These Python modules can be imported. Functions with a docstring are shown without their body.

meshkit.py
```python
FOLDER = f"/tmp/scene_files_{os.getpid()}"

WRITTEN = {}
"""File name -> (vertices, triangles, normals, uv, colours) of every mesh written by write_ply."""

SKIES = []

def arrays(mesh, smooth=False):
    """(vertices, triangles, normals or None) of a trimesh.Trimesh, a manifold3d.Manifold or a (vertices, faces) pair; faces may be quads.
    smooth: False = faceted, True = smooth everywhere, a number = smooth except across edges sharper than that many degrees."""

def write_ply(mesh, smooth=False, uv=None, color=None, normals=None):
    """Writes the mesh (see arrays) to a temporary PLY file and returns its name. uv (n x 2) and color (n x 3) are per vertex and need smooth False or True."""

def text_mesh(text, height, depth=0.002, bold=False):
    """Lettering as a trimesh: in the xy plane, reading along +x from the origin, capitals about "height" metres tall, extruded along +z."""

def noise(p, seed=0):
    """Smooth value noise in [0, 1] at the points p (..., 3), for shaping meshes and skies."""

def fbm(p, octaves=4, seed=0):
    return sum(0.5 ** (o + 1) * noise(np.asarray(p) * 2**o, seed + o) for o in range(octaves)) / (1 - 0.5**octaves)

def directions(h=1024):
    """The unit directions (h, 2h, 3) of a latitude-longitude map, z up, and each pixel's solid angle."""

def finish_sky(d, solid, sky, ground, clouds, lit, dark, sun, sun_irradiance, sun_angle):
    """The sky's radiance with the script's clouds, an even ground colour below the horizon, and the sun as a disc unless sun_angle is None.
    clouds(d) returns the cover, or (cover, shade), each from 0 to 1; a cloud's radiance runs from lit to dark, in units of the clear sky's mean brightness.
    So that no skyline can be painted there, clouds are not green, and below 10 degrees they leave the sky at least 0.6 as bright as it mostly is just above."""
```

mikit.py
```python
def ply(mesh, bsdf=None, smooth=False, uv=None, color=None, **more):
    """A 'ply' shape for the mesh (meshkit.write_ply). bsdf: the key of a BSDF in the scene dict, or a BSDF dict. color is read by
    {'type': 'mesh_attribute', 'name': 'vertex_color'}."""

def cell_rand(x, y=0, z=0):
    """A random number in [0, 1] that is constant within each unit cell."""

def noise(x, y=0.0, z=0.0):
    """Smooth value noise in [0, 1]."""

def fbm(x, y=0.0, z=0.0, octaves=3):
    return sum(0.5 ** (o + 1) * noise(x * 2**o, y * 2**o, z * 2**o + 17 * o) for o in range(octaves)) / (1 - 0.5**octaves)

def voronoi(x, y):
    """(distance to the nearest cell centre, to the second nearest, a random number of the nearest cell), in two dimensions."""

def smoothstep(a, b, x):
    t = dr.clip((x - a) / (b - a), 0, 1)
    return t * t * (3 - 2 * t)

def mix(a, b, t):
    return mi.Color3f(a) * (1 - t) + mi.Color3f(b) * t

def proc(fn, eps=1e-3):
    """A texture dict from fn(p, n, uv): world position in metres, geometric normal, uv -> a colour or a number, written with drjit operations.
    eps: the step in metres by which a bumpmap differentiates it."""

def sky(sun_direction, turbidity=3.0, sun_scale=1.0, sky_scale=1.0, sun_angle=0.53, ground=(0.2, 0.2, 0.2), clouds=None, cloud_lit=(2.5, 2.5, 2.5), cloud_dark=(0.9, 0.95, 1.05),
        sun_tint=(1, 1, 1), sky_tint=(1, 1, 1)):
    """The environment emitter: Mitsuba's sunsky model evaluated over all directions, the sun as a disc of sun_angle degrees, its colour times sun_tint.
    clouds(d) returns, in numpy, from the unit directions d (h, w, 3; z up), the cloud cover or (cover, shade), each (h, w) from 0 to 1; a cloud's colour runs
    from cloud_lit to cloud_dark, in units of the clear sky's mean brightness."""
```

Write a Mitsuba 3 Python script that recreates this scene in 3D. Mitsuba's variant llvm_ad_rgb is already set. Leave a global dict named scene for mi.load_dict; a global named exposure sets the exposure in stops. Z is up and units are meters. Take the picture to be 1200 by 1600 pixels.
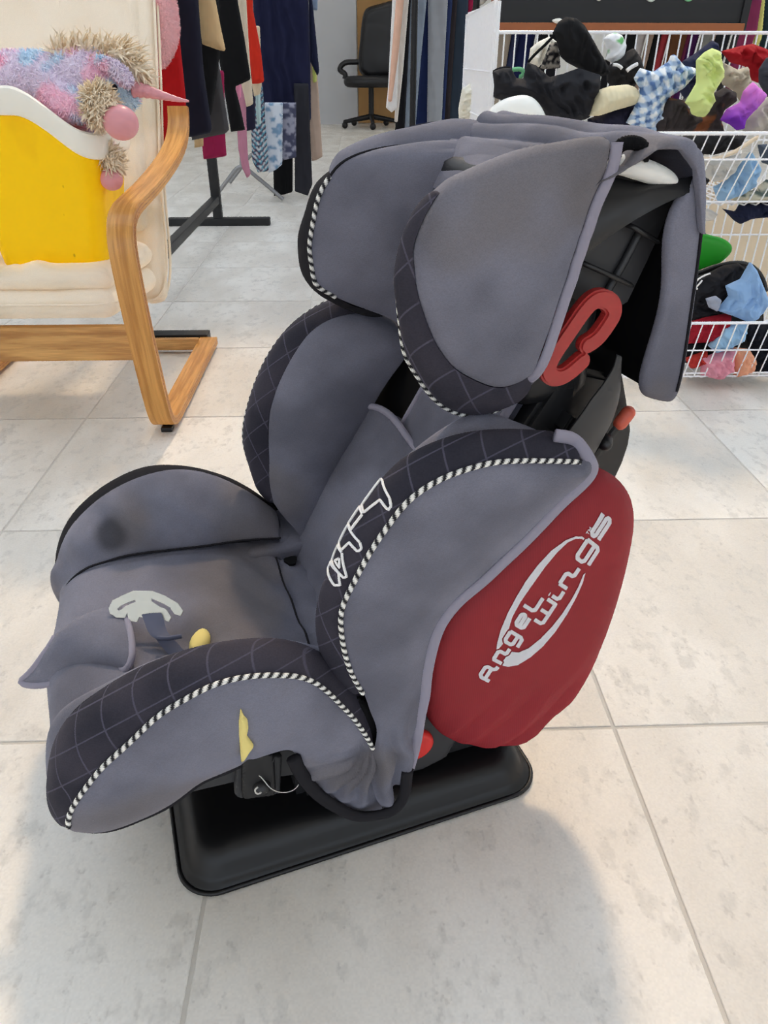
import math, random
import numpy as np, trimesh, mitsuba as mi, manifold3d as m3
import drjit as dr
from scipy.interpolate import CubicSpline, PchipInterpolator
from scipy.spatial import Delaunay
import shapely, shapely.geometry as sg
import mikit, meshkit
from mikit import fbm, noise, smoothstep, mix, cell_rand

T = mi.ScalarTransform4f
scene, labels = {}, {}
rng = random.Random(7)

# ---------------------------------------------------------------- camera, light, exposure
exposure = 3.42
_th, _yaw, _roll = 0.55945, 0.0339, 0.00116
_f = np.array([math.sin(_yaw) * math.cos(_th), math.cos(_yaw) * math.cos(_th), -math.sin(_th)])
_r = np.array([math.cos(_yaw), -math.sin(_yaw), 0.0])
_u = np.cross(_r, _f)
_u = _u * math.cos(_roll) - _r * math.sin(_roll)
_o = np.array([0, 0, 0.9014])
scene['camera'] = {'type': 'perspective', 'fov': math.degrees(2 * math.atan(600 / 1135.78)), 'fov_axis': 'x', 'near_clip': 0.05, 'far_clip': 100.0,
                   'to_world': T().look_at(origin=_o.tolist(), target=(_o + _f).tolist(), up=_u.tolist())}
SUN = (0.12, 1.0, 1.15)
scene['sky'] = mikit.sky(SUN, turbidity=3.0, sun_scale=0.095, sky_scale=1.0, sun_angle=5.0, ground=(0.5, 0.49, 0.47), sun_tint=(1.0, 0.9, 0.76), sky_tint=(1.0, 1.0, 1.0),
                         clouds=lambda d: (0.92 + 0.06 * meshkit.fbm(d * 3, 3, 2), 0.35 * meshkit.fbm(d * 4 + 5, 3, 4)), cloud_lit=(1.13, 1.24, 1.36), cloud_dark=(0.92, 1.0, 1.1))


def lin(r, g, b):
    return [((c / 255) / 12.92 if c / 255 <= 0.04045 else ((c / 255 + 0.055) / 1.055) ** 2.4) for c in (r, g, b)]


def rgb(c):
    return {'type': 'rgb', 'value': [float(x) for x in c]}


def mat(name, base, rough=0.7, **kw):
    b = {'type': 'principled', 'base_color': base if isinstance(base, dict) else rgb(lin(*base)), 'roughness': rough, 'specular': 0.4}
    bump = kw.pop('bump', None)
    b.update(kw)
    if bump:
        b = {'type': 'bumpmap', 'arbitrary': mikit.proc(bump[0], eps=bump[2]), 'scale': bump[1], 'nested': b}
    scene[name] = {'type': 'twosided', 'nested': b}


# ---------------------------------------------------------------- materials
def c3(*c):
    return mi.Color3f(*lin(*c))


def fabric_color(p, n, uv):
    a = fbm(p.x * 9, p.y * 9, p.z * 9, 4)
    weave = noise(p.x * 900, p.y * 900, p.z * 900)
    c = mix(c3(92, 92, 103), c3(117, 117, 130), smoothstep(0.3, 0.7, a))
    stain = smoothstep(0.56, 0.72, fbm(p.x * 6 + 31, p.y * 6, p.z * 6 + 5, 3))
    c = mix(c, c3(104, 97, 93), stain * 0.5)
    spot = dr.norm(p - mi.Point3f(-0.359, 0.877, 0.321)) + 0.014 * (a - 0.5)
    c = mix(c, c3(48, 48, 54), 0.75 * (1 - smoothstep(0.014, 0.034, spot)))     # an ink-dark stain on the far bolster
    return c * (0.9 + 0.2 * weave)


def quilt_color(p, n, uv):
    k = 1 / 0.040
    a, b = (uv.x * 0.9 + uv.y * 0.45) * k, (uv.x * 0.35 - uv.y * 0.94) * k
    la = dr.abs(a - dr.floor(a) - 0.5)
    lb = dr.abs(b - dr.floor(b) - 0.5)
    line = 1 - smoothstep(0.014, 0.036, dr.minimum(la, lb))
    f = fbm(p.x * 14, p.y * 14, p.z * 14, 3)
    base = mix(c3(46, 45, 54), c3(60, 57, 66), smoothstep(0.3, 0.7, f))
    return mix(base, c3(84, 81, 95), line * 0.75) * (0.9 + 0.2 * noise(p.x * 800, p.y * 800, p.z * 800))


def red_color(p, n, uv):
    rib = 0.5 + 0.5 * dr.sin((p.x + p.y * 0.3) * 2200)
    return mix(c3(126, 26, 34), c3(140, 32, 40), fbm(p.x * 10, p.y * 10, p.z * 10, 3)) * (0.94 + 0.12 * rib)


def tile_color(p, n, uv):
    ix, iy = dr.floor((p.x - 0.3915) / 0.6), dr.floor((p.y - 0.784) / 0.6)
    r1 = cell_rand(ix, iy, 3)
    a = fbm(p.x * 5 + r1 * 40, p.y * 2.2 + r1 * 17, 0.5, 4)
    b = fbm(p.x * 45 + r1 * 90, p.y * 30, 1.5, 4)
    c = noise(p.x * 420, p.y * 420, 0.3)
    pit = smoothstep(0.60, 0.74, fbm(p.x * 160, p.y * 130, 2.5, 2)) * smoothstep(0.42, 0.62, b)
    col = mix(c3(203, 197, 188), c3(221, 217, 210), smoothstep(0.3, 0.7, a))
    col = mix(col, c3(192, 188, 181), 0.55 * smoothstep(0.5, 0.72, b))
    return mix(col, c3(172, 167, 160), 0.34 * pit) * (0.95 + 0.1 * c) * (0.985 + 0.03 * r1)


def wood_color(p, n, uv):
    g = fbm(p.x * 110, p.y * 7 + p.z * 7, p.x * 50, 4)
    s = noise(p.x * 700, (p.y + p.z) * 30, 0.0)
    c = mix(c3(178, 120, 54), c3(206, 150, 80), smoothstep(0.25, 0.75, g))
    return c * (0.90 + 0.16 * s)


def rail_color(p, n, uv):
    g = fbm(p.x * 8, p.y * 60, p.z * 60, 4)
    s = noise(p.x * 30, p.y * 300, p.z * 420)
    c = mix(c3(166, 112, 54), c3(208, 158, 92), smoothstep(0.25, 0.75, g))
    return c * (0.86 + 0.24 * s)


def canvas_color(p, n, uv):
    g = fbm(p.x * 6, p.y * 6, p.z * 6, 4)
    st = smoothstep(0.52, 0.7, fbm(p.x * 4 + 9, p.y * 4, p.z * 5, 3))
    c = mix(c3(228, 213, 190), c3(238, 225, 206), g)
    return mix(c, c3(188, 172, 142), st * 0.45) * (0.96 + 0.08 * noise(p.x * 700, p.y * 700, p.z * 700))


def yellow_color(p, n, uv):
    g = smoothstep(0.62, 0.74, fbm(p.x * 14, p.y * 14, p.z * 5, 3))
    sp = smoothstep(0.95, 0.985, noise(p.x * 60, p.y * 60, p.z * 30))
    return mix(mix(c3(255, 206, 0), c3(244, 190, 0), g * 0.5), c3(120, 88, 20), sp * 0.5)


def weave_bump(p, n, uv):
    return noise(p.x * 700, p.y * 700, p.z * 700) + 1.2 * fbm(p.x * 40, p.y * 40, p.z * 40, 3) * 4


mat('fabric', mikit.proc(fabric_color), 0.85, specular=0.2, sheen=0.3)
mat('quilt', mikit.proc(quilt_color), 0.9, specular=0.15, sheen=0.3)
mat('red_cloth', mikit.proc(red_color), 0.65, specular=0.35)
mat('trim_cloth', (140, 136, 150), 0.8, specular=0.2)
mat('dark_cloth', (30, 29, 33), 0.85, specular=0.2)
mat('black_lining', (17, 17, 19), 0.9, specular=0.15)
mat('black_plastic', (27, 27, 29), 0.42, specular=0.5)
mat('base_plastic', (15, 15, 17), 0.42, specular=0.4)
mat('grey_plastic', (52, 52, 54), 0.48, specular=0.4)
mat('red_plastic', (158, 44, 42), 0.3, specular=0.5, clearcoat=0.3)
mat('bright_red_plastic', (214, 52, 48), 0.35)
mat('coral_plastic', (196, 88, 66), 0.4)
mat('foam_yellow', (222, 204, 128), 0.95)
mat('foam_white', (226, 224, 218), 0.9)
mat('metal', (222, 224, 218), 0.3, metallic=0.7)
mat('webbing', (84, 88, 108), 0.7)
mat('print_silver', (196, 196, 200), 0.5)
mat('print_white', (232, 230, 228), 0.6)
mat('thread', (200, 196, 190), 0.8)
mat('tile', mikit.proc(tile_color), 0.36, specular=0.45)
mat('grout', (196, 191, 183), 0.85)
mat('wood', mikit.proc(wood_color), 0.35, specular=0.5)
mat('rail_wood', mikit.proc(rail_color), 0.4, specular=0.5)
mat('dark_wood', (150, 86, 48), 0.5)
mat('canvas', mikit.proc(canvas_color), 0.9, specular=0.15)
mat('yellow_plastic', mikit.proc(yellow_color), 0.5, specular=0.2)
mat('white_plastic', (232, 229, 218), 0.4)
mat('white_paint', (236, 237, 240), 0.35)
mat('wall_paint', (196, 197, 201), 0.9)
mat('wall_white', (240, 240, 238), 0.9)
mat('board_black', (30, 31, 33), 0.6)
mat('chalk', (190, 200, 190), 0.9)
mat('chalk_green', (120, 190, 140), 0.9)
mat('steel_black', (24, 24, 26), 0.45)
mat('steel_grey', (150, 150, 152), 0.35, metallic=0.6)
mat('leather', (22, 22, 25), 0.4, specular=0.5)
mat('plywood', (172, 132, 84), 0.7)
mat('tinted', {'type': 'mesh_attribute', 'name': 'vertex_color'}, 0.88, specular=0.18, sheen=0.2)
mat('tinted_gloss', {'type': 'mesh_attribute', 'name': 'vertex_color'}, 0.4, specular=0.4)
mat('pink_vinyl', (208, 142, 148), 0.35)
mat('green_plastic', (30, 150, 30), 0.4)
mat('eye', (14, 14, 16), 0.1)
mat('milky', (236, 236, 230), 0.35, spec_trans=0.0)
mat('cardboard', (214, 196, 170), 0.85)


# ---------------------------------------------------------------- mesh helpers
def mm(*p):
    return np.array(p, float) / 1000


SA = math.radians(18.0)
SEAT = np.array([[math.cos(SA), -math.sin(SA), 0], [math.sin(SA), math.cos(SA), 0], [0, 0, 1.0]])   # columns: backward, away, up
SEAT_O = 0.195 * SEAT[:, 0] + 0.79 * SEAT[:, 1]


def seat(v):
    return np.asarray(v) @ SEAT.T + SEAT_O


def mesh(v, f):
    return trimesh.Trimesh(np.asarray(v, float), np.asarray(f, int), process=False)


def join(ms):
    return trimesh.util.concatenate([m if isinstance(m, trimesh.Trimesh) else mesh(*m[:2]) for m in ms])


def put(key, m, bsdf, smooth=35, label=None, cat=None, group=None, kind=None, uv=None, color=None, local=False):
    base, k = key, 0
    while key in scene:
        k += 1
        key = f'{base}_{k:03d}'
    if not isinstance(m, trimesh.Trimesh):
        if hasattr(m, 'to_mesh'):
            mm_ = m.to_mesh()
            m = mesh(mm_.vert_properties[:, :3], mm_.tri_verts)
        else:
            if len(m) > 2 and uv is None:
                uv = m[2]
            m = mesh(m[0], m[1])
    if bsdf == 'quilt' and local:                       # the printed lattice is laid out in the seat's side plane
        q = np.asarray(m.vertices)
        uv = np.column_stack([q[:, 0] - 0.8 * q[:, 1], q[:, 2] + 0.6 * q[:, 1]])
    if local:
        m = mesh(seat(m.vertices), m.faces)
    if bsdf not in ('quilt',):
        uv = None
    if (uv is not None or color is not None) and smooth not in (True, False):
        smooth = True
    scene[key] = mikit.ply(m, bsdf, smooth=smooth, uv=uv, color=color)
    note(key, label, cat, group, kind)
    return key


def note(key, label=None, cat=None, group=None, kind=None):
    d = {k: v for k, v in (('label', label), ('category', cat), ('group', group), ('kind', kind)) if v}
    if d:
        labels[key] = {**labels.get(key, {}), **d}


def grid(P, close_u=False):
    n, m = P.shape[:2]
    i, j = np.meshgrid(np.arange(n if close_u else n - 1), np.arange(m - 1), indexing='ij')
    a, b, c, d = i * m + j, ((i + 1) % n) * m + j, ((i + 1) % n) * m + j + 1, i * m + j + 1
    f = np.concatenate([np.stack([a, b, c], -1).reshape(-1, 3), np.stack([a, c, d], -1).reshape(-1, 3)])
    return P.reshape(-1, 3), f


def surf_normals(P):
    du, dv = np.gradient(P, axis=0), np.gradient(P, axis=1)
    n = np.cross(du, dv)
    return n / (np.linalg.norm(n, axis=-1, keepdims=True) + 1e-12)


def loft(curves, n=48, m=12, bulge=0.0, toward=(0, -1, 0), taper=0.0, power=0.8, disp=None, raw=False):
    C = np.array(curves, float)
    t = np.concatenate([[0], np.cumsum(np.linalg.norm(np.diff(C, axis=1), axis=-1).mean(0))])
    tt = np.linspace(0, t[-1], n)
    R = (CubicSpline(t, C, axis=1) if C.shape[1] > 2 else PchipInterpolator(t, C, axis=1))(tt)
    if len(C) == 2:
        s = np.linspace(0, 1, m)
        P = R[0][:, None] * (1 - s)[None, :, None] + R[1][:, None] * s[None, :, None]
        w = np.linalg.norm(C[1] - C[0], axis=-1).mean()
    else:
        k = np.concatenate([[0], np.cumsum(np.linalg.norm(np.diff(C, axis=0), axis=-1).mean(1))])
        w = k[-1]
        s = np.linspace(0, 1, m)
        P = np.moveaxis(CubicSpline(k, R, axis=0)(s * w), 0, 1)
    if bulge:
        N = surf_normals(P)
        N *= np.sign((N.reshape(-1, 3) @ np.asarray(toward, float)).sum() + 1e-9)
        a = np.sin(np.pi * s) ** power
        e = np.ones(n)
        if taper:
            x = np.minimum(np.linspace(0, 1, n), np.linspace(1, 0, n)) / taper
            e = np.clip(x, 0, 1) ** 0.5
        P = P + N * (bulge * a[None, :] * e[:, None])[..., None]
    if disp is not None:
        N = surf_normals(P)
        N *= np.sign((N.reshape(-1, 3) @ np.asarray(toward, float)).sum() + 1e-9)
        P = P + N * disp(P, np.linspace(0, 1, n)[:, None], s[None, :])[..., None]
    if raw:
        return P
    v, f = grid(P)
    U, S = np.meshgrid(tt, s * w, indexing='ij')
    return v, f, np.stack([U.ravel(), S.ravel()], 1)


def curve(pts, n=60, close=False):
    p = np.asarray(pts, float)
    if close:
        p = np.vstack([p, p[:1]])
    t = np.concatenate([[0], np.cumsum(np.linalg.norm(np.diff(p, axis=0), axis=1) ** 0.75)])
    if len(p) == 2:
        c = p[0] + (p[1] - p[0]) * np.linspace(0, 1, 400)[:, None]
    else:
        c = CubicSpline(t, p, axis=0, bc_type='periodic' if close else 'not-a-knot')(np.linspace(0, t[-1], 400))
    d = np.concatenate([[0], np.cumsum(np.linalg.norm(np.diff(c, axis=0), axis=1))])
    q = np.linspace(0, d[-1], n + close)[:n]
    return np.stack([np.interp(q, d, c[:, k]) for k in range(3)], 1) if p.shape[1] == 3 else np.stack([np.interp(q, d, c[:, k]) for k in range(2)], 1)


def tube(pts, r, sides=8, flat=1.0, nrm=None, cap=True):
    p = np.asarray(pts, float)
    t = np.gradient(p, axis=0)
    t /= np.linalg.norm(t, axis=1, keepdims=True) + 1e-12
    if nrm is None:
        a = np.cross(t[0], [0, 0, 1.0] if abs(t[0][2]) < 0.9 else [1.0, 0, 0])
        A = []
        for k in t:                                     # parallel transport
            a = a - k * (a @ k)
            a = a / np.linalg.norm(a)
            A.append(a)
        A = np.array(A)
    else:
        A = np.broadcast_to(np.asarray(nrm, float), p.shape)
        A = A - t * (A * t).sum(1, keepdims=True)
        A = A / np.linalg.norm(A, axis=1, keepdims=True)
    B = np.cross(t, A)
    r = np.broadcast_to(r, (len(p),))[:, None, None]
    ang = np.arange(sides) * 2 * np.pi / sides
    v = p[:, None] + r * (flat * np.cos(ang)[None, :, None] * A[:, None] + np.sin(ang)[None, :, None] * B[:, None])
    V, F = v.reshape(-1, 3), []
    n = len(p)
    i, j = np.meshgrid(np.arange(n - 1), np.arange(sides), indexing='ij')
    a, b, c, d = i * sides + j, i * sides + (j + 1) % sides, (i + 1) * sides + (j + 1) % sides, (i + 1) * sides + j
    F = np.concatenate([np.stack([a, b, c], -1).reshape(-1, 3), np.stack([a, c, d], -1).reshape(-1, 3)])
    if cap:
        V = np.vstack([V, p[:1], p[-1:]])
        k = np.arange(sides)
        F = np.vstack([F, np.stack([np.full(sides, n * sides), (k + 1) % sides, k], 1), np.stack([np.full(sides, n * sides + 1), (n - 1) * sides + k, (n - 1) * sides + (k + 1) % sides], 1)])
    return V, F


def striped(pts, r, period=0.0105, sides=8):
    c0 = curve(pts, 10)
    Lg = np.linalg.norm(np.diff(curve(pts, 300), axis=0), axis=1).sum()
    n = int(Lg / period * 8) + 2
    v, f = tube(curve(pts, n), r, sides)
    ring = np.repeat(np.arange(n), sides)
    ph = (ring * Lg / (n - 1) / period + np.tile(np.arange(sides) / sides, n) * 1.0) % 1
    w = (ph < 0.5).astype(float)
    w = np.append(w, [0, 0])
    col = np.outer(w, lin(228, 226, 220)) + np.outer(1 - w, lin(38, 38, 42))
    return v, f, col


def fill(poly, h, seed=0):
    """Points and triangles of a polygon's inside: (points, triangles, boundary count, distance to the edge)."""
    poly = np.asarray(poly, float)
    b = np.vstack([poly, poly[:1]])
    d = np.concatenate([[0], np.cumsum(np.linalg.norm(np.diff(b, axis=0), axis=1))])
    nb = max(12, int(d[-1] / h))
    q = np.linspace(0, d[-1], nb + 1)[:-1]
    B = np.stack([np.interp(q, d, b[:, k]) for k in range(2)], 1)
    P = sg.Polygon(B).buffer(0)
    x0, y0, x1, y1 = P.bounds
    g = np.array([(x + (h / 2 if j % 2 else 0), y) for j, y in enumerate(np.arange(y0, y1, h * 0.866)) for x in np.arange(x0, x1, h)])
    ins = shapely.contains_xy(P, g[:, 0], g[:, 1])
    g = g[ins]
    dist = shapely.distance(P.exterior, shapely.points(g)) if len(g) else np.zeros(0)
    R, rd = [], []
    for r in (0.22 * h, 0.6 * h, 1.1 * h):                    # rings along the rim keep its rounding even
        q = P.buffer(-r)
        for e in getattr(q, 'geoms', [q]):
            if not e.is_empty and e.length > 4 * h:
                m = max(8, int(e.length / h))
                R.append(np.array([e.exterior.interpolate(k / m, normalized=True).coords[0] for k in range(m)]))
                rd.append(np.full(m, r))
    g, dist = g[dist > h * 1.5], dist[dist > h * 1.5]
    A = np.vstack([B] + R + [g])
    dist = np.concatenate(rd + [dist])
    tri = Delaunay(A).simplices
    c = A[tri].mean(1)
    tri = tri[shapely.contains_xy(P.buffer(h * 0.02), c[:, 0], c[:, 1])]
    e1, e2 = A[tri[:, 1]] - A[tri[:, 0]], A[tri[:, 2]] - A[tri[:, 0]]
    cr = e1[:, 0] * e2[:, 1] - e1[:, 1] * e2[:, 0]
    tri = tri[np.abs(cr) > 1e-12]
    cr = cr[np.abs(cr) > 1e-12]
    tri[cr < 0] = tri[cr < 0][:, ::-1]
    return A, tri, nb, np.concatenate([np.zeros(nb), dist])


def pillow(poly, h, front, back, axes=(0, 2, 1), base=0.0, disp=None):
    """A closed cushion: the polygon in two axes, the third from front(d) and back(d), offsets from base by distance d to the edge."""
    A, tri, nb, d = fill(poly, h)
    n = len(A)
    zf, zb = front(d), back(d)
    if disp is not None:
        zf = zf + disp(A, d)
    V = np.zeros((2 * n - nb, 3))
    V[:n, axes[0]], V[:n, axes[1]], V[:n, axes[2]] = A[:, 0], A[:, 1], base + zf
    V[n:, axes[0]], V[n:, axes[1]], V[n:, axes[2]] = A[nb:, 0], A[nb:, 1], base + zb[nb:]
    m = np.concatenate([np.arange(nb), np.arange(n, 2 * n - nb)])
    return V, np.vstack([tri, m[tri][:, ::-1]])


def dome(R, H):
    return lambda d: H * np.sqrt(np.clip(1 - (1 - np.clip(d / R, 0, 1)) ** 2, 0, 1))


def prism(poly, z0, z1, axes=(0, 2, 1), bevel=0.002, holes=None):
    """An extruded polygon with bevelled edges; axes as in pillow."""
    P = sg.Polygon(poly, holes).buffer(0)
    parts = []
    def slab(p, a, b, q=None):
        for g in getattr(p, 'geoms', [p]):
            e = trimesh.creation.extrude_polygon(g, b - a, engine='earcut')
            e.apply_translation([0, 0, a])
            parts.append(e)
    if bevel and not holes:
        out = []
        rings = [(P.buffer(-bevel, join_style=1), z0), (P, z0 + bevel), (P, z1 - bevel), (P.buffer(-bevel, join_style=1), z1)]
        cs = [m3.CrossSection([np.array(sg.polygon.orient(g).exterior.coords)[:-1]]) for g, _ in rings]
        man = m3.Manifold.extrude(cs[0], z1 - z0).translate((0, 0, z0)) + m3.Manifold.extrude(cs[1], z1 - z0 - 2 * bevel).translate((0, 0, z0 + bevel))
        mo = man.to_mesh()
        v, f = np.array(mo.vert_properties[:, :3]), np.array(mo.tri_verts)
    else:
        slab(P, z0, z1)
        mo = join(parts)
        v, f = np.array(mo.vertices), np.array(mo.faces)
    V = np.zeros_like(v)
    V[:, axes[0]], V[:, axes[1]], V[:, axes[2]] = v[:, 0], v[:, 1], v[:, 2]
    return V, f


_sph = {}


def ball(r, c, s=12):
    return m3.Manifold.sphere(r, s).translate(tuple(float(x) for x in c))


def rbox(lo, hi, r=0.005, s=8):
    lo, hi = np.minimum(lo, hi) + r, np.maximum(lo, hi) - r
    hi = np.maximum(hi, lo + 1e-5)
    man = m3.Manifold.batch_hull([ball(r, (x, y, z), s) for x in (lo[0], hi[0]) for y in (lo[1], hi[1]) for z in (lo[2], hi[2])])
    mo = man.to_mesh()
    return np.array(mo.vert_properties[:, :3]), np.array(mo.tri_verts)


def xf(m, M=None, t=(0, 0, 0)):
    v = np.asarray(m[0])
    if M is not None:
        v = v @ np.asarray(M).T
    return (v + np.asarray(t), m[1]) + tuple(m[2:])


def rot(axis, deg):
    return trimesh.transformations.rotation_matrix(math.radians(deg), axis)[:3, :3]


def capsule(a, b, r, r2=None, s=16):
    man = m3.Manifold.batch_hull([ball(r, a, s), ball(r2 or r, b, s)])
    mo = man.to_mesh()
    return np.array(mo.vert_properties[:, :3]), np.array(mo.tri_verts)


def strokes(lines, w, cap='flat'):
    g = shapely.union_all([sg.LineString(l).buffer(w if np.isscalar(w) else w[i], cap_style=cap, join_style='round', quad_segs=6) for i, l in enumerate(lines)])
    return g


# ---------------------------------------------------------------- the setting
X0, X1, Y0, Y1, ZC = -5.0, 5.5, -3.2, 13.6, 3.6


def box(lo, hi):
    m = trimesh.creation.box(extents=np.subtract(hi, lo))
    m.apply_translation((np.add(lo, hi)) / 2)
    return m


put('floor', box((X0, Y0, -0.08), (X1, Y1, -0.0022)), 'grout', False, kind='structure')
_g = 0.0029
_tv = []
for zz, ins in ((-0.006, 0.0), (-0.0008, 0.0), (0.0, 0.0012)):
    a, b = _g + ins, 0.6 - _g - ins
    _tv += [(a, a, zz), (b, a, zz), (b, b, zz), (a, b, zz)]
_tf = [(8, 9, 10), (8, 10, 11)]
for r in (0, 4):
    for k in range(4):
        a, b = r + k, r + (k + 1) % 4
        _tf += [(a, b, b + 4), (a, b + 4, a + 4)]
_tile = mikit.ply(mesh(_tv, _tf), 'tile')
far_tiles = []
count = 0
for j in range(-3, 22):
    for i in range(-9, 9):
        x, y = 0.3915 + 0.6 * i, 0.784 + 0.6 * j
        lo, hi = -0.6 * (y + 0.6) - 0.9, 0.62 * (y + 0.6) + 0.9      # what the camera can see, and a step to either side
        if x + 0.6 < max(lo, X0) or x > min(hi, X1):
            continue
        if j > 14:
            far_tiles.append(mesh(np.array(_tv) + [x, y, 0], _tf))
            continue
        key = 'floor__tile' + (f'_{count:03d}' if count else '')
        scene[key] = {**_tile, 'to_world': T().translate([x, y, 0])}
        count += 1
put('floor__far_tile', join(far_tiles), 'tile', False, kind='stuff')
W = 0.12
put('wall_back', box((X0, Y1, 0), (X1, Y1 + W, ZC)), 'wall_white', False, kind='structure')
put('wall_left', box((X0 - W, Y0, 0), (X0, Y1, ZC)), 'wall_white', False, kind='structure')
put('wall_right', box((X1, Y0, 0), (X1 + W, Y1, ZC)), 'wall_white', False, kind='structure')
# open shop front behind the camera: piers and a lintel
put('wall_front', join([box((X0, Y0 - W, 0), (X0 + 0.6, Y0, ZC)), box((X1 - 0.6, Y0 - W, 0), (X1, Y0, ZC)), box((X0, Y0 - W, ZC - 0.3), (X1, Y0, ZC))]), 'wall_white', False, kind='structure')
# ceiling with one large roof light over the front half of the shop
SK = (-4.2, 4.7, 0.6, 5.9)
put('ceiling', join([box((X0, Y0, ZC), (X1, SK[2], ZC + W)), box((X0, SK[3], ZC), (X1, Y1, ZC + W)),
                     box((X0, SK[2], ZC), (SK[0], SK[3], ZC + W)), box((SK[1], SK[2], ZC), (X1, SK[3], ZC + W))]), 'wall_white', False, kind='structure')
# far partition beside the office chair
put('wall_partition', box((-2.6, 12.95, 0), (0.02, 13.05, 2.7)), 'wall_paint', False, kind='structure')
for k, (x, y) in enumerate([(-2.5, 9.0), (0.4, 9.0), (3.3, 9.0), (-2.5, 11.5), (0.4, 11.5), (3.3, 11.5)]):
    put('ceiling_light', box((x - 0.6, y - 0.15, ZC - 0.06), (x + 0.6, y + 0.15, ZC - 0.005)), 'wall_white', False, 'white ceiling light ' + ('at the left end of the nearer row', 'in the middle of the nearer row', 'at the right end of the nearer row', 'at the left end of the far row', 'in the middle of the far row', 'at the right end of the far row')[k], 'ceiling light', 'ceiling lights at the back')
    lm = mesh([(x - 0.57, y - 0.12, ZC - 0.062), (x + 0.57, y - 0.12, ZC - 0.062), (x + 0.57, y + 0.12, ZC - 0.062), (x - 0.57, y + 0.12, ZC - 0.062)], [(0, 2, 1), (0, 3, 2)])
    lk = 'ceiling_light' + (f'_{k:03d}' if k else '') + '__diffuser'
    scene[lk] = mikit.ply(lm, 'wall_white', emitter={'type': 'area', 'radiance': rgb((0.55, 0.55, 0.55))})


# ---------------------------------------------------------------- the car seat (its own frame: u backward, v away from the camera, w up)
note('car_seat', 'grey and black child car seat with red wing panel, standing on the tiled floor', 'car seat')
CS = 'car_seat__'


def cs(name, m, bsdf, **kw):
    return put(CS + name, m, bsdf, local=True, **kw)


def wrinkle(scale, amp, seed=0, stretch=(1, 1, 1)):
    return lambda P, t, s: amp * (meshkit.fbm(P * np.array(stretch) * scale + seed * 3.7, 3, seed) - 0.5) * 2


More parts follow.
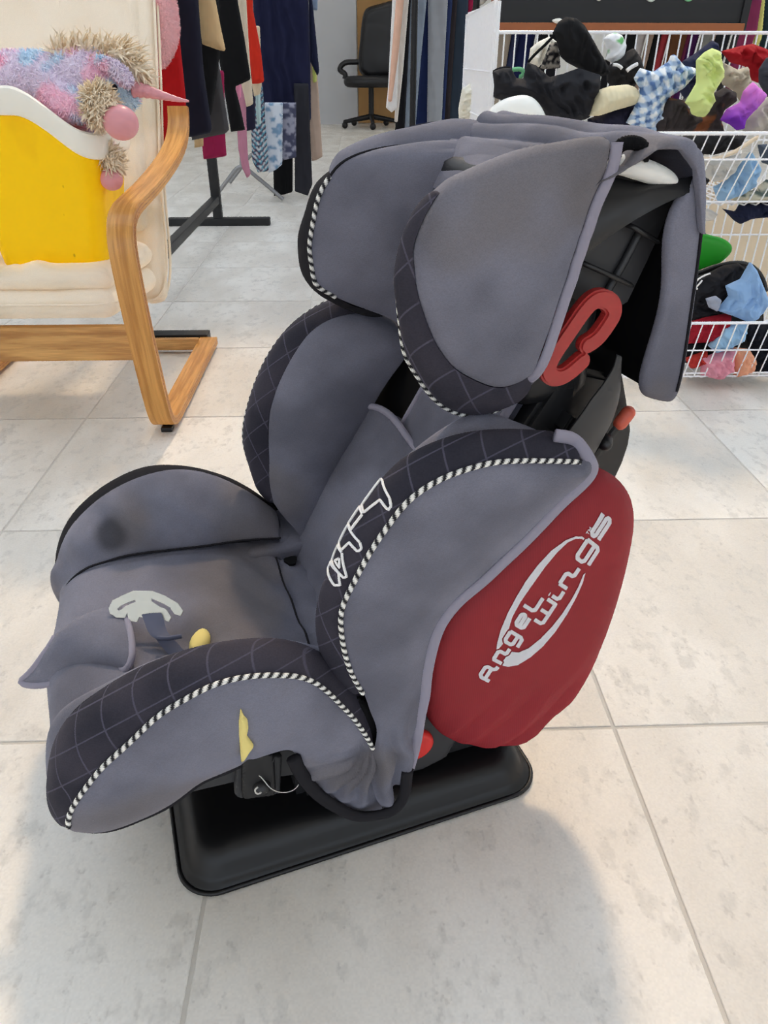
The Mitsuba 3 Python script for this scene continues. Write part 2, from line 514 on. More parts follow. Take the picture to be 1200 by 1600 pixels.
# base plate: a raised tray with a flat flange
def rounded(x0, x1, y0, y1, r, n=10):
    return np.array(sg.box(x0 + r, y0 + r, x1 - r, y1 - r).buffer(r, quad_segs=n).exterior.coords)[:-1]


def ring_stack(rings):
    n = len(rings[0][0])
    V = np.vstack([np.column_stack([p, np.full(len(p), z)]) for p, z in rings])
    F = []
    for k in range(len(rings) - 1):
        for i in range(n):
            a, b = k * n + i, k * n + (i + 1) % n
            F += [(a, b, b + n), (a, b + n, a + n)]
    c = len(V)
    V = np.vstack([V, [[*rings[-1][0].mean(0), rings[-1][1]]], [[*rings[0][0].mean(0), rings[0][1]]]])
    o = (len(rings) - 1) * n
    F += [(o + i, o + (i + 1) % n, c) for i in range(n)] + [((i + 1) % n, i, c + 1) for i in range(n)]
    return V, F


_pl = []
for ins, z in ((0.0, 0.0), (-0.001, 0.004), (0.002, 0.009), (0.007, 0.011), (0.011, 0.017), (0.016, 0.030), (0.022, 0.040), (0.032, 0.047), (0.048, 0.050)):
    _pl.append((rounded(-0.254 + ins, 0.254 - ins, -0.226 + ins, 0.226 - ins, 0.048 - ins * 0.5), z))
cs('base_plate', ring_stack(_pl), 'base_plastic', smooth=60)
cs('base_plate__edge_bead', tube(np.vstack([np.column_stack([rounded(-0.255, 0.255, -0.227, 0.227, 0.048), np.full(44, 0.0048)]), [[*rounded(-0.255, 0.255, -0.227, 0.227, 0.048)[0], 0.0048]]]), 0.0035, 6, cap=False), 'base_plastic', smooth=True)
# pedestal and underside shell
cs('pedestal', prism(mm((-90, 45), (255, 45), (262, 70), (250, 110), (215, 150), (120, 200), (-20, 190), (-90, 120))[:, :2], -0.165, 0.165, bevel=0.012), 'black_plastic')
cs('seat_shell', prism(mm((-245, 136), (-167, 130), (-70, 104), (60, 104), (150, 150), (150, 260), (-20, 236), (-100, 232), (-330, 246), (-352, 190), (-320, 150))[:, :2], -0.178, 0.178, bevel=0.012), 'grey_plastic')

# seat cushion
_prof = mm((-335, 95), (-358, 120), (-366, 165), (-367, 215), (-357, 258), (-325, 283), (-260, 290), (-180, 282), (-110, 270), (-45, 252), (-5, 247), (50, 244))[:, :2]
_cols = []
for v, dz in ((-0.145, 0.004), (-0.10, 0.0), (-0.05, -0.004), (0, -0.005), (0.05, -0.004), (0.10, 0.0), (0.145, 0.006)):
    c = np.column_stack([_prof[:, 0] + 0.012 * (abs(v) / 0.145) * np.linspace(1, 0, len(_prof)), np.full(len(_prof), v), _prof[:, 1] + dz * np.clip(np.linspace(-1, 2, len(_prof)), 0, 1)])
    _cols.append(c)


def pan_disp(P, t, s):
    u, v, w = P[..., 0], P[..., 1], P[..., 2]
    d = 0.012 * (meshkit.fbm(P * [11, 9, 9], 3, 5) - 0.5) + 0.003 * np.sin((u * 0.8 + v) * 75 + 5 * meshkit.noise(P * 9)) * np.clip((u + 0.14) / 0.06, 0, 1)
    d = d - 0.0045 * np.exp(-((u + 0.036 - 0.0 * v) / 0.006) ** 2)                     # seam before the backrest
    d = d - 0.012 * np.exp(-(((u + 0.178) / 0.022) ** 2 + ((v + 0.06) / 0.02) ** 2))   # worn hollow around the strap slot
    d = d + 0.004 * np.exp(-(((u + 0.13) / 0.03) ** 2 + ((v + 0.045) / 0.03) ** 2))
    return d


cs('seat_cushion', loft(_cols, 90, 60, toward=(0, 0, 1), disp=pan_disp), 'fabric', smooth=True)
_pg = loft(_cols, 90, 60, toward=(0, 0, 1), disp=pan_disp, raw=True)
_ri = int(np.argmin(np.abs(_pg[:, :, 0].mean(1) + 0.041) + 9 * (_pg[:, :, 2].mean(1) < 0.2)))
cs('seat_cushion__seam', tube(curve(_pg[_ri, 3:-3:3] + [0, 0, 0.0003], 50), 0.0014, 6), 'dark_cloth', smooth=True)
cs('seat_cushion__foam', pillow(np.array([(-0.178 + 0.013 * math.cos(a) + 0.006 * math.sin(a), -0.062 + 0.021 * math.sin(a)) for a in np.linspace(0, 6.2, 24)]), 0.004, dome(0.009, 0.009), lambda d: -0.006 + 0 * d, (0, 1, 2), 0.275,
   lambda A, d: 0.002 * np.clip(d / 0.006, 0, 1) * (meshkit.fbm(np.column_stack([A * 220, A[:, :1] * 0]), 3, 2) - 0.5)), 'foam_yellow', label='yellow foam showing through a worn hole')
cs('seat_cushion__tear_hole', pillow(np.array([(-0.022 + 0.009 * math.cos(a) * (1 + 0.3 * math.sin(3 * a)), 0.100 + 0.013 * math.sin(a) * (1 + 0.25 * math.cos(2 * a))) for a in np.linspace(0, 6.2, 22)]), 0.003, lambda d: 0.0015 + 0 * d, lambda d: -0.003 + 0 * d, (0, 1, 2), 0.2525), 'black_lining', label='dark torn hole near the backrest')
# crotch flap hanging over the front edge
_fl = [mm((-343, -13, 292), (-320, -5, 302), (-295, 5, 304), (-259, 7, 304)),
       mm((-358, -21, 276), (-332, -27, 294), (-299, -27, 302), (-257, -33, 305)),
       mm((-381, -17, 252), (-351, -30, 268), (-310, -49, 288), (-255, -76, 302)),
       mm((-396, -16, 236), (-368, -37, 242), (-319, -57, 262), (-259, -100, 290))]
_flP = loft(_fl, 30, 30, toward=(-0.3, -0.5, 1), bulge=0.0, raw=True)
_flN = surf_normals(_flP)
_flN *= np.sign((_flN.reshape(-1, 3) @ np.array([-0.3, -0.5, 1.0])).sum())
_e = np.minimum.outer(np.minimum(np.linspace(0, 1, 30), np.linspace(1, 0, 30)), np.ones(30)) * 1.0
_e = np.minimum(_e, np.minimum(np.linspace(0, 1, 30), np.linspace(1, 0, 30))[None, :])
_top = _flP + _flN * (0.004 + 0.006 * np.clip(_e * 6, 0, 1) ** 0.6 + 0.003 * (meshkit.fbm(_flP * 18, 3, 8) - 0.5))[..., None]
_bot = _flP - _flN * (0.006 * np.clip(_e * 6, 0, 1))[..., None]
cs('crotch_flap', join([grid(_top), grid(_bot[:, ::-1])]), 'fabric', smooth=True)
_bd = np.vstack([_top[0, :], _top[1:, -1], _top[-1, -2::-1], _top[-2::-1, 0]])
cs('crotch_flap__trim', tube(curve(np.vstack([_top[:1, ::-1].reshape(-1, 3)[:0], _top[0, ::4], _top[4::4, -1], _top[-1, -5::-4]]), 90), 0.0042, 8), 'trim_cloth', smooth=True, label='grey bound edge')

# harness buckle: a flat metal tongue with two hooked slots, and its strap
_bo = np.array([(182, 950), (186, 941), (200, 934), (212, 929), (236, 929), (252, 934), (270, 943), (278, 952), (275, 958), (267, 956), (262, 950), (250, 947), (257, 952), (263, 960), (260, 965), (251, 962), (222, 960), (219, 966), (209, 964), (206, 955), (204, 961), (193, 961), (184, 956)], float)
_slotA = np.array([(193, 951), (197, 947), (206, 943), (215, 940), (216, 942), (204, 947), (199, 951), (195, 953)], float)
_slotB = np.array([(236, 938), (252, 944), (262, 949), (261, 951), (248, 948), (236, 941)], float)


def buck(p):
    q = (p - [230, 946]) / [1, 1]
    return np.column_stack([q[:, 0] * 0.00095, -q[:, 1] * 0.00105])


_bm = prism(buck(_bo), -0.0024, 0.0024, (0, 1, 2), holes=[buck(_slotA), buck(_slotB)])
_bx = np.array([0.95, -0.30, -0.05])          # reading across the tongue
_by = np.array([0.20, 0.66, 0.72])
_by = _by - _bx * (_by @ _bx)
_by /= np.linalg.norm(_by)
_BM = np.column_stack([_bx, _by, np.cross(_bx, _by)])
_bc = mm((-232, -26, 322))
cs('harness_buckle', xf(_bm, _BM, _bc[0]), 'metal', smooth=False, label='bare metal buckle tongue')
_st = [mm((-240, -34, 316), (-238, -44, 311), (-235, -58, 305), (-226, -68, 300)), mm((-217, -41, 318), (-215, -50, 311), (-214, -59, 304), (-207, -71, 299))]
cs('harness_strap', loft(_st, 24, 6, bulge=0.002, toward=(-0.3, -0.5, 1)), 'webbing', smooth=True)
_st2 = [mm((-231, -58, 302), (-225, -71, 294), (-215, -86, 284)), mm((-213, -70, 302), (-205, -76, 295), (-196, -91, 284))]
cs('harness_strap__lower_strap', loft(_st2, 24, 6, bulge=0.002, toward=(-0.3, -0.5, 1)), 'webbing', smooth=True)
cs('harness_strap__stitched_end', tube(mm((-226, -71, 304), (-214, -76, 304), (-198, -77, 304)), 0.0034, 8, flat=0.7), 'webbing', smooth=True)

# ---- thigh bolsters
tbP = mm((-348, -222, 202), (-339, -222, 229), (-319, -222, 256), (-299, -222, 278), (-269, -222, 302), (-233, -222, 331), (-205, -222, 344), (-178, -222, 353), (-145, -222, 354), (-112, -222, 346), (-84, -222, 333), (-64, -222, 313), (-43, -222, 278), (-28, -222, 250), (-13, -222, 214), (-4, -222, 187))
tbK = mm((-357, -200, 172), (-371, -168, 173), (-365, -168, 223), (-352, -168, 266), (-328, -168, 304), (-294, -168, 330), (-258, -168, 347), (-215, -168, 358), (-169, -168, 360), (-121, -168, 353), (-85, -168, 337), (-57, -168, 312), (-34, -168, 279), (-15, -168, 235), (-1, -168, 190), (11, -168, 143))
tbO = mm((-350, -212, 187), (-333, -212, 171), (-311, -212, 163), (-280, -212, 166), (-242, -212, 177), (-207, -212, 198), (-184, -212, 203), (-162, -212, 208), (-142, -212, 213), (-121, -212, 214), (-101, -212, 209), (-90, -212, 166), (-70, -212, 121), (-46, -212, 86), (-21, -212, 61), (13, -212, 44))
tbI = np.array([(min(max(u, -0.335), -0.01), -0.118, 0.262) for u, v, w in tbK])
_conv = tbP[-1]


def thigh_fold(P, t, s):
    u, w = P[..., 0], P[..., 2]
    a = np.arctan2(w - _conv[2] - 0.01, u - _conv[0] - 0.005)
    r = np.hypot(u - _conv[0], w - _conv[2])
    m = np.clip((0.215 - w) / 0.05, 0, 1) * np.clip((u + 0.115) / 0.03, 0, 1)
    f = m * 0.0075 * np.clip((1 - s) * 5, 0.12, 1) * np.sin(a * 19 + 6 * meshkit.noise(P * 30)) * np.clip(r / 0.03, 0, 1) * np.clip(1.3 - r / 0.15, 0.2, 1)
    g = 0.006 * np.exp(-((u + 0.135) / 0.03) ** 2) * np.exp(-((w - 0.275) / 0.04) ** 2) - 0.008 * np.exp(-((u + 0.152) / 0.006) ** 2) * np.exp(-((w - 0.243) / 0.03) ** 2)
    return f + g + 0.003 * (meshkit.fbm(P * 14, 3, 4) - 0.5)


tb = cs('thigh_bolster', loft([tbP, tbO], 150, 44, bulge=0.016, toward=(0, -1, 0), taper=0.15, disp=thigh_fold), 'fabric', smooth=True)
cs('thigh_bolster__edge_band', loft([tbP, tbK], 100, 18, bulge=0.017, toward=(-0.3, -0.6, 0.8), taper=0.12), 'quilt', smooth=True, label='black quilted band')
cs('thigh_bolster__inner_face', loft([tbK, tbI], 80, 14, bulge=0.012, toward=(0, 1, 0.2)), 'fabric', smooth=True)
_v, _f, _c = striped(tbP + np.array([0, -0.0025, 0.001]), 0.0029)
put(CS + 'thigh_bolster__piping', (_v, _f), 'tinted', smooth=True, color=_c, local=True, label='black and white striped piping')
_hem = np.vstack([tbO[10:15] + [0, -0.010, 0.0], mm((6, -232, 66), (20, -232, 67), (32, -232, 80), (38, -232, 109), (40, -232, 138))])
cs('thigh_bolster__hem', tube(curve(_hem, 80), 0.0085, 8, flat=0.6, nrm=(0, 1, 0)), 'dark_cloth', smooth=True, label='black elastic hem')
cs('thigh_bolster__lower_hem', tube(curve(tbO[:8] + [0, 0.006, -0.003], 40), 0.005, 8), 'dark_cloth', smooth=True)
_tear = mm((-153, -236, 323), (-151, -236, 312), (-148, -236, 306), (-148, -236, 294), (-151, -236, 283), (-147, -236, 271), (-145, -236, 264), (-150, -236, 258), (-155, -236, 250), (-161, -236, 243), (-160, -236, 264), (-159, -236, 284), (-157, -236, 305))
cs('thigh_bolster__foam', pillow(_tear[:, [0, 2]], 0.003, lambda d: -dome(0.006, 0.006)(d), lambda d: 0.008 + 0 * d, (0, 2, 1), -0.2365, lambda A, d: 0.0015 * np.clip(d / 0.004, 0, 1) * (meshkit.fbm(np.column_stack([A * 300, A[:, :1] * 0]), 3, 1) - 0.5)), 'foam_yellow', label='yellow foam showing through a tear')
# bunched dark gap where thigh and wing covers meet
cs('cover_gap', pillow(mm((-18, -205, 266), (-3, -205, 250), (9, -205, 218), (13, -205, 183), (9, -205, 163), (-1, -205, 176), (-11, -205, 215), (-18, -205, 245))[:, [0, 2]], 0.006, lambda d: -dome(0.01, 0.006)(d), lambda d: 0.03 + 0 * d, (0, 2, 1), -0.207), 'black_lining')

fbO = mm((-369, 225, 164), (-363, 225, 235), (-349, 225, 279), (-324, 225, 320), (-289, 225, 351), (-249, 225, 373), (-201, 225, 385), (-156, 225, 378), (-110, 225, 359), (-64, 225, 327), (-17, 225, 274))
fbK = mm((-363, 205, 180), (-354, 205, 247), (-341, 205, 289), (-315, 205, 324), (-281, 205, 352), (-241, 205, 372), (-194, 205, 383), (-149, 205, 380), (-104, 205, 359), (-60, 205, 324), (-19, 205, 279))
fbB = mm((-345, 130, 252), (-331, 130, 273), (-304, 130, 289), (-281, 130, 293), (-259, 130, 296), (-224, 130, 295), (-179, 130, 291), (-133, 130, 287), (-93, 130, 285), (-57, 130, 280), (-30, 130, 276))
fbL = np.array([(min(max(u, -0.30), -0.05), 0.222, 0.15) for u, v, w in fbO])


def far_fold(P, t, s):
    f = 0.0065 * np.sin((P[..., 0] * 1.2 + P[..., 2] * 0.55) * 60 + 3 * meshkit.noise(P * 14)) * np.clip(1.4 - t * 1.2, 0, 1) * np.sin(np.pi * s)
    return f + 0.003 * (meshkit.fbm(P * 14, 3, 4) - 0.5)


cs('thigh_bolster', loft([fbK, fbB], 100, 40, bulge=0.017, toward=(0, -1, 0.4), taper=0.12, disp=far_fold), 'fabric', smooth=True)
cs('thigh_bolster_001__edge_band', loft([fbK, (fbK + fbO) / 2 + [0, 0.002, 0.002], fbO], 80, 8), 'dark_cloth', smooth=True, label='black band along the outer edge')
cs('thigh_bolster_001__outer_face', loft([fbO, fbL], 60, 14, bulge=0.012, toward=(0, 1, 0)), 'fabric', smooth=True)
_gA = np.array([fbO[-1], fbK[-1] + [0.004, 0, -0.004], (fbK[-1] + fbB[-1]) / 2 + [0.002, -0.012, 0.002], fbB[-1] + [0, 0.003, -0.006], [-0.035, 0.10, 0.245]])
_gB = np.array([[0.02, 0.222, 0.28], [0.012, 0.20, 0.275], [0.012, 0.165, 0.27], [0.015, 0.132, 0.262], [0.0, 0.10, 0.245]])
cs('cover_gusset', loft([_gA, (_gA + _gB) / 2 + [0, -0.004, -0.012], _gB], 40, 20, toward=(0, -1, 0.5), disp=lambda P, t, s: 0.004 * np.sin(P[..., 2] * 240 + 3 * meshkit.noise(P * 30))), 'fabric', smooth=True)
cs('cover_gusset__backing', loft([[fbO[-1] + [-0.03, 0.004, 0], (-0.03, 0.224, 0.22), (-0.03, 0.224, 0.15)], [(0.05, 0.224, 0.33), (0.05, 0.224, 0.24), (0.05, 0.224, 0.15)]], 12, 6), 'black_lining', smooth=True)
cs('cover_gusset__backing', rbox((-0.085, 0.115, 0.15), (0.05, 0.215, 0.268), 0.01), 'fabric', smooth=40)
_sm = fbB + np.array([0, -0.004, 0.004])
cs('thigh_bolster_001__seam', tube(curve(_sm, 60), 0.0016, 6), 'dark_cloth', smooth=True)

# bracket under the near thigh with its push button, and loose thread
cs('recline_bracket', pillow(mm((-156, -196, 209), (-119, -196, 193), (-122, -196, 125), (-126, -196, 117), (-160, -196, 126), (-164, -196, 131))[:, [0, 2]], 0.006, lambda d: -dome(0.003, 0.003)(d), lambda d: 0.014 + 0 * d, (0, 2, 1), -0.194), 'black_plastic')
cs('recline_bracket__back_plate', pillow(mm((-162, -180, 195), (-108, -180, 173), (-116, -180, 103), (-166, -180, 116), (-172, -180, 125))[:, [0, 2]], 0.006, lambda d: -dome(0.003, 0.003)(d), lambda d: 0.014 + 0 * d, (0, 2, 1), -0.183), 'grey_plastic')
_bn = mm((-139, -197, 143))[0]
cs('recline_bracket__button', capsule(_bn, _bn + [0, 0.006, 0], 0.0115), 'black_plastic')
cs('loose_thread', tube(curve(mm((-141, -205, 174), (-135, -205, 160), (-129, -205, 145), (-117, -205, 132), (-105, -205, 129), (-95, -205, 137)), 30), 0.0007, 5), 'thread', smooth=True)
cs('loose_thread', tube(curve(mm((-145, -215, 167), (-149, -215, 162), (-147, -215, 156), (-142, -215, 156)), 14), 0.0011, 5), 'thread', smooth=True)

# ---- backrest
bpL = mm((3, 135, 265), (36, 133, 331), (74, 132, 397), (99, 131, 435), (121, 125, 460))
_bl = []
for k, (v, du, dw) in enumerate(((0.135, 0, 0), (0.07, 0.018, 0), (0.0, 0.024, -0.004), (-0.07, 0.018, 0), (-0.135, 0, 0))):
    c = np.array([(u + du * (0.3 + 0.7 * i / 4), v, w + dw * i / 2) for i, (u, _, w) in enumerate(bpL)])
    c = np.vstack([[(-0.025, v, 0.222)], c])
    c[-1, 2] = (0.470, 0.468, 0.452, 0.468, 0.472)[k]
    _bl.append(c)
bkP = loft(_bl, 60, 40, toward=(-1, 0, 0.4), disp=lambda P, t, s: 0.006 * (meshkit.fbm(P * [10, 22, 8], 3, 9) - 0.5) + 0.002 * np.sin(P[..., 1] * 90 + 4 * meshkit.noise(P * 12)), raw=True)
cs('backrest_pad', join([grid(bkP), grid(bkP + np.array([0.02, 0, -0.012]))]), 'fabric', smooth=True)
cs('backrest_pad__trim', tube(curve(bkP[-1, ::4], 50) + [-0.001, 0, 0], 0.005, 8), 'trim_cloth', smooth=True, label='grey bound edge')
_ul = []
for v in (0.082, 0.04, 0.0, -0.05, -0.108):
    _ul.append(np.array([(0.130 - 0.012 * (1 - abs(v) / 0.11), v, 0.42), (0.160, v, 0.48), (0.196, v, 0.54), (0.232, v, 0.60), (0.26, v, 0.66)]))
upP = loft(_ul, 40, 30, toward=(-1, 0, 0.5), bulge=0, disp=lambda P, t, s: 0.004 * np.sin(np.pi * s) + 0.004 * (meshkit.fbm(P * 12, 3, 2) - 0.5), raw=True)
cs('backrest_pad', join([grid(upP), grid(upP + np.array([0.012, 0, -0.008]))]), 'fabric', smooth=True)
cs('backrest_pad_001__trim', tube(curve(upP[::3, -1], 40), 0.0055, 8), 'trim_cloth', smooth=True, label='grey bound edge')
cs('backrest_pad_001__trim', tube(curve(upP[::3, 0], 40), 0.004, 8), 'trim_cloth', smooth=True)
_ln = np.array([(u + 0.014, v + 0.004, w) for u, v, w in upP[::4, 0]])
_lf = np.array([(u + 0.005, 0.215, w) for u, v, w in upP[::4, 0]])
cs('backrest_lining', loft([_ln, _lf], 20, 6), 'black_lining', smooth=True)
_hl = mm((203, -5, 497), (212, -5, 488), (226, -5, 475))
cs('backrest_pad_001__tear_hole', tube(curve(_hl, 12) + [-0.006, 0, 0.003], [0.002] + [0.005] * 5 + [0.003] * 5 + [0.001], 8), 'black_lining', smooth=True)

# ---- side wings
swP = mm((231, -222, 539), (194, -222, 547), (156, -222, 554), (127, -222, 557), (99, -222, 555), (71, -222, 549), (38, -222, 532), (18, -222, 510), (-3, -222, 480), (-24, -222, 441), (-35, -222, 415), (-37, -222, 389), (-35, -222, 362), (-30, -222, 332), (-22, -222, 305), (-14, -222, 284), (-5, -222, 247), (2, -222, 211), (-1, -222, 186), (12, -222, 61))
swT = mm((246, -214, 536), (252, -214, 520), (241, -214, 505), (223, -214, 490), (202, -214, 469), (177, -214, 444), (151, -214, 421), (129, -214, 402), (106, -214, 385), (91, -214, 369), (80, -214, 350), (73, -214, 326), (69, -214, 302), (66, -214, 272), (65, -214, 246), (61, -214, 217), (57, -214, 175), (52, -214, 141), (48, -214, 122), (43, -214, 105))
swK = mm((243, -200, 547), (229, -165, 543), (180, -165, 555), (148, -165, 560), (118, -165, 562), (89, -165, 558), (53, -165, 544), (28, -165, 520), (4, -165, 491), (-16, -165, 446), (-33, -165, 402), (-43, -165, 359), (-42, -165, 324), (-33, -165, 286), (-20, -165, 253), (-13, -200, 261))


def wing_fold(P, t, s):
    w = P[..., 2]
    m = np.clip((0.24 - w) / 0.09, 0, 1)
    f = m * 0.010 * np.sin(P[..., 0] * 190 + 30 * w + 4 * meshkit.noise(P * 25)) * np.sin(np.pi * np.clip(s * 0.9 + 0.05, 0, 1))
    return f + 0.005 * (meshkit.fbm(P * [8, 8, 8], 3, 6) - 0.5) - 0.004 * np.exp(-((w - 0.36 - 0.35 * (P[..., 0])) / 0.012) ** 2) * np.clip(t * 2 - 0.6, 0, 1) * np.clip(1.8 - t * 2, 0, 1) * np.sin(np.pi * s)


sw = cs('side_wing', loft([swP, swT], 160, 44, bulge=0.017, toward=(0, -1, 0), taper=0.05, disp=wing_fold), 'fabric', smooth=True)
bandP = loft([swP[:16], swK], 120, 24, bulge=0.017, toward=(-0.7, -0.3, 0.5), taper=0.08, raw=True)
cs('side_wing__edge_band', loft([swP[:16], swK], 120, 24, bulge=0.017, toward=(-0.7, -0.3, 0.5), taper=0.08), 'quilt', smooth=True, label='black quilted band')
swI = np.array([(0.10 + 0.57 * (w - 0.44) if True else 0, -0.125, w) for u, v, w in swK])
swI[:, 0] = np.maximum(swI[:, 0], -0.02)
swI[:, 2] = np.maximum(swI[:, 2], 0.25)
cs('side_wing__inner_face', loft([swK, swI], 80, 14, bulge=0.012, toward=(-0.3, 1, 0)), 'fabric', smooth=True)
_v, _f, _c = striped(swP[:16] + np.array([-0.001, -0.0025, 0.001]), 0.0029)
put(CS + 'side_wing__piping', (_v, _f), 'tinted', smooth=True, color=_c, local=True, label='black and white striped piping')
_tr = np.vstack([mm((207, -205, 566), (221, -205, 562), (237, -205, 552)), swT + [0, -0.004, 0]])
cs('side_wing__trim', tube(curve(_tr, 160), 0.0075, 10, flat=0.5, nrm=(0, 1, 0)), 'trim_cloth', smooth=True, label='lilac grey bound edge')


def on_band(t, s, lift=0.0015):
    """A point on the quilted band: t along it from 0 to 1, s across it from the piping to the crown."""
    n, m = bandP.shape[:2]
    N = surf_normals(bandP)
    N *= np.sign((N.reshape(-1, 3) @ np.array([-0.7, -0.3, 0.5])).sum())
    x, y = np.clip(t, 0, 1) * (n - 1), np.clip(s, 0, 1) * (m - 1)
    i, j = np.minimum(x.astype(int), n - 2), np.minimum(y.astype(int), m - 2)
    fx, fy = (x - i)[:, None], (y - j)[:, None]
    q = lambda G: (G[i, j] * (1 - fx) * (1 - fy) + G[i + 1, j] * fx * (1 - fy) + G[i, j + 1] * (1 - fx) * fy + G[i + 1, j + 1] * fx * fy)
    return q(bandP) + q(N) * lift


# outlined lettering on the band, running down the wing
def outline(pts):
    p = np.array(pts + pts[:1], float)
    d = np.concatenate([[0], np.cumsum(np.linalg.norm(np.diff(p, axis=0), axis=1))])
    q = np.linspace(0, d[-1], 60)
    x, y = np.interp(q, d, p[:, 0]), np.interp(q, d, p[:, 1])
    return tube(on_band(BT0 + (BT1 - BT0) * x, BS0 + (BS1 - BS0) * y, 0.0012), 0.0016, 5, cap=False)


BT0, BT1, BS0, BS1 = 0.43, 0.635, 0.10, 0.66
_let = [[(0, 0.15), (0.03, 0), (0.08, 0), (0.09, 0.35), (0.30, 0.55), (0.30, 0.9), (0.08, 0.98), (0.02, 1), (0, 0.8)],
        [(0.32, 0.55), (0.50, 0.6), (0.52, 0.95), (0.33, 0.95)],
        [(0.50, 0.12), (0.53, 0), (0.58, 0.05), (0.585, 0.4), (0.72, 0.55), (0.71, 0.92), (0.56, 0.95), (0.52, 0.9)],
        [(0.72, 0.45), (0.86, 0.0), (0.90, 0.05), (0.90, 0.85), (0.83, 0.95), (0.74, 0.9)],
        [(0.90, 0.25), (1.0, 0.05), (1.05, 0.2), (1.0, 0.9), (0.93, 0.9), (0.92, 0.6)]]
cs('side_wing__printed_lettering', join([outline(q) for q in _let] + [outline([(0.78, 0.45), (0.85, 0.3), (0.85, 0.6)])]), 'print_white', smooth=True, label='white outlined lettering')

fwP = mm((142, 222, 591), (98, 222, 606), (59, 222, 591), (25, 222, 568), (-6, 222, 534), (-28, 222, 497), (-44, 222, 459), (-56, 222, 413), (-53, 222, 369), (-40, 222, 320), (-20, 222, 285))
fwK = mm((162, 168, 589), (124, 168, 598), (91, 168, 598), (54, 168, 586), (25, 168, 558), (-1, 168, 519), (-18, 168, 482), (-26, 168, 449), (-29, 168, 402), (-31, 168, 359), (-28, 168, 318))
fwB = mm((183, 133, 555), (171, 133, 538), (157, 133, 520), (140, 133, 498), (120, 133, 467), (100, 133, 437), (79, 133, 405), (58, 133, 371), (37, 133, 336), (19, 133, 303), (3, 133, 271))
cs('side_wing', loft([fwK, fwB], 100, 30, bulge=0.016, toward=(-0.4, -1, 0.1), taper=0.1, disp=lambda P, t, s: 0.006 * (meshkit.fbm(P * 9, 3, 3) - 0.5)), 'fabric', smooth=True)
cs('side_wing_001__edge_band', loft([fwP, fwK], 100, 18, bulge=0.013, toward=(-0.8, -0.2, 0.4), taper=0.1), 'quilt', smooth=True, label='black quilted band')
_v, _f, _c = striped(fwP[1:10] + np.array([0.001, 0.001, 0.001]), 0.0026)
put(CS + 'side_wing_001__piping', (_v, _f), 'tinted', smooth=True, color=_c, local=True, label='black and white striped piping')
fwO = np.array([(min(max(u + 0.16, 0.06), 0.26), 0.215, max(w - 0.05, 0.25)) for u, v, w in fwP])
cs('side_wing_001__outer_face', loft([fwP, fwO], 60, 14, bulge=0.012, toward=(0, 1, 0)), 'fabric', smooth=True)

# ---- red wing cover with its printed logo
RO = mm((261, -185, 498), (286, -185, 500), (310, -185, 487), (331, -185, 465), (345, -185, 430), (349, -185, 392), (348, -185, 321), (339, -185, 242), (324, -185, 182), (297, -185, 134), (269, -185, 113), (248, -185, 82), (220, -185, 77), (178, -185, 84), (127, -185, 112), (97, -185, 144), (76, -185, 196), (67, -185, 245), (74, -185, 306), (97, -185, 359), (166, -185, 425), (226, -185, 481))[:, [0, 2]]
_ro = curve(RO, 140, close=True)


def red_bulge(d):
    return dome(0.05, 0.036)(d)


def red_disp(A, d):
    m = np.clip((0.24 - A[:, 1]) / 0.1, 0, 1) * np.clip(d / 0.02, 0, 1)
    x = A[:, 0] * 0.55 + A[:, 1] * 0.83
    return m * 0.004 * np.sin((A[:, 0] * 0.8 - A[:, 1] * 0.6) * 150 + 5 * meshkit.noise(np.column_stack([A * 14, A[:, :1] * 0]))) - 0.002 * np.exp(-((A[:, 0] - 0.285 - (A[:, 1] - 0.2) * 0.55) / 0.004) ** 2) * m


cs('wing_cover', pillow(_ro, 0.007, lambda d: -red_bulge(d), lambda d: 0.05 * np.clip(d / 0.02, 0, 1) ** 0.5, (0, 2, 1), -0.183, lambda A, d: -red_disp(A, d)), 'red_cloth', smooth=True, label='red wing panel printed with a silver logo')
_rp = sg.Polygon(_ro)


def on_red(xy, lift):
    d = shapely.distance(_rp.exterior, shapely.points(xy))
    return np.column_stack([xy[:, 0], -0.183 - red_bulge(d) - lift - np.abs(red_disp(xy, d)) * 0.6, xy[:, 1]])


def printed(geom, lift=0.0009):
    """Flat lettering in zoomed tracing units, laid onto the bulging cover as a thin film."""
    out = []
    for g in getattr(geom, 'geoms', [geom]):
        m = trimesh.creation.triangulate_polygon(g.simplify(0.3), engine='earcut')
        v, f = trimesh.remesh.subdivide_to_size(np.column_stack([m[0], np.zeros(len(m[0]))]), m[1], 22)
        uw = np.column_stack([v[:, :2], np.ones(len(v))]) @ TR
        out.append(mesh(on_red(uw, lift), f))
    return join(out)


_a = mm((75, -216, 536), (296, -216, 493), (88, -216, 245), (367, -216, 147))
TR = np.linalg.lstsq(np.array([(0, 0, 1), (1200, 0, 1), (0, 1371, 1), (1200, 1371, 1)], float), _a[:, [0, 2]], rcond=None)[0]


def line_of(o, d, glyphs):
    d = np.array(d, float) / np.hypot(*d)
    up = np.array([d[1], -d[0]])
    up = up if up[1] < 0 else -up
    return [[tuple(np.array(o) + x * d + y * up) for x, y in g] for g in glyphs]


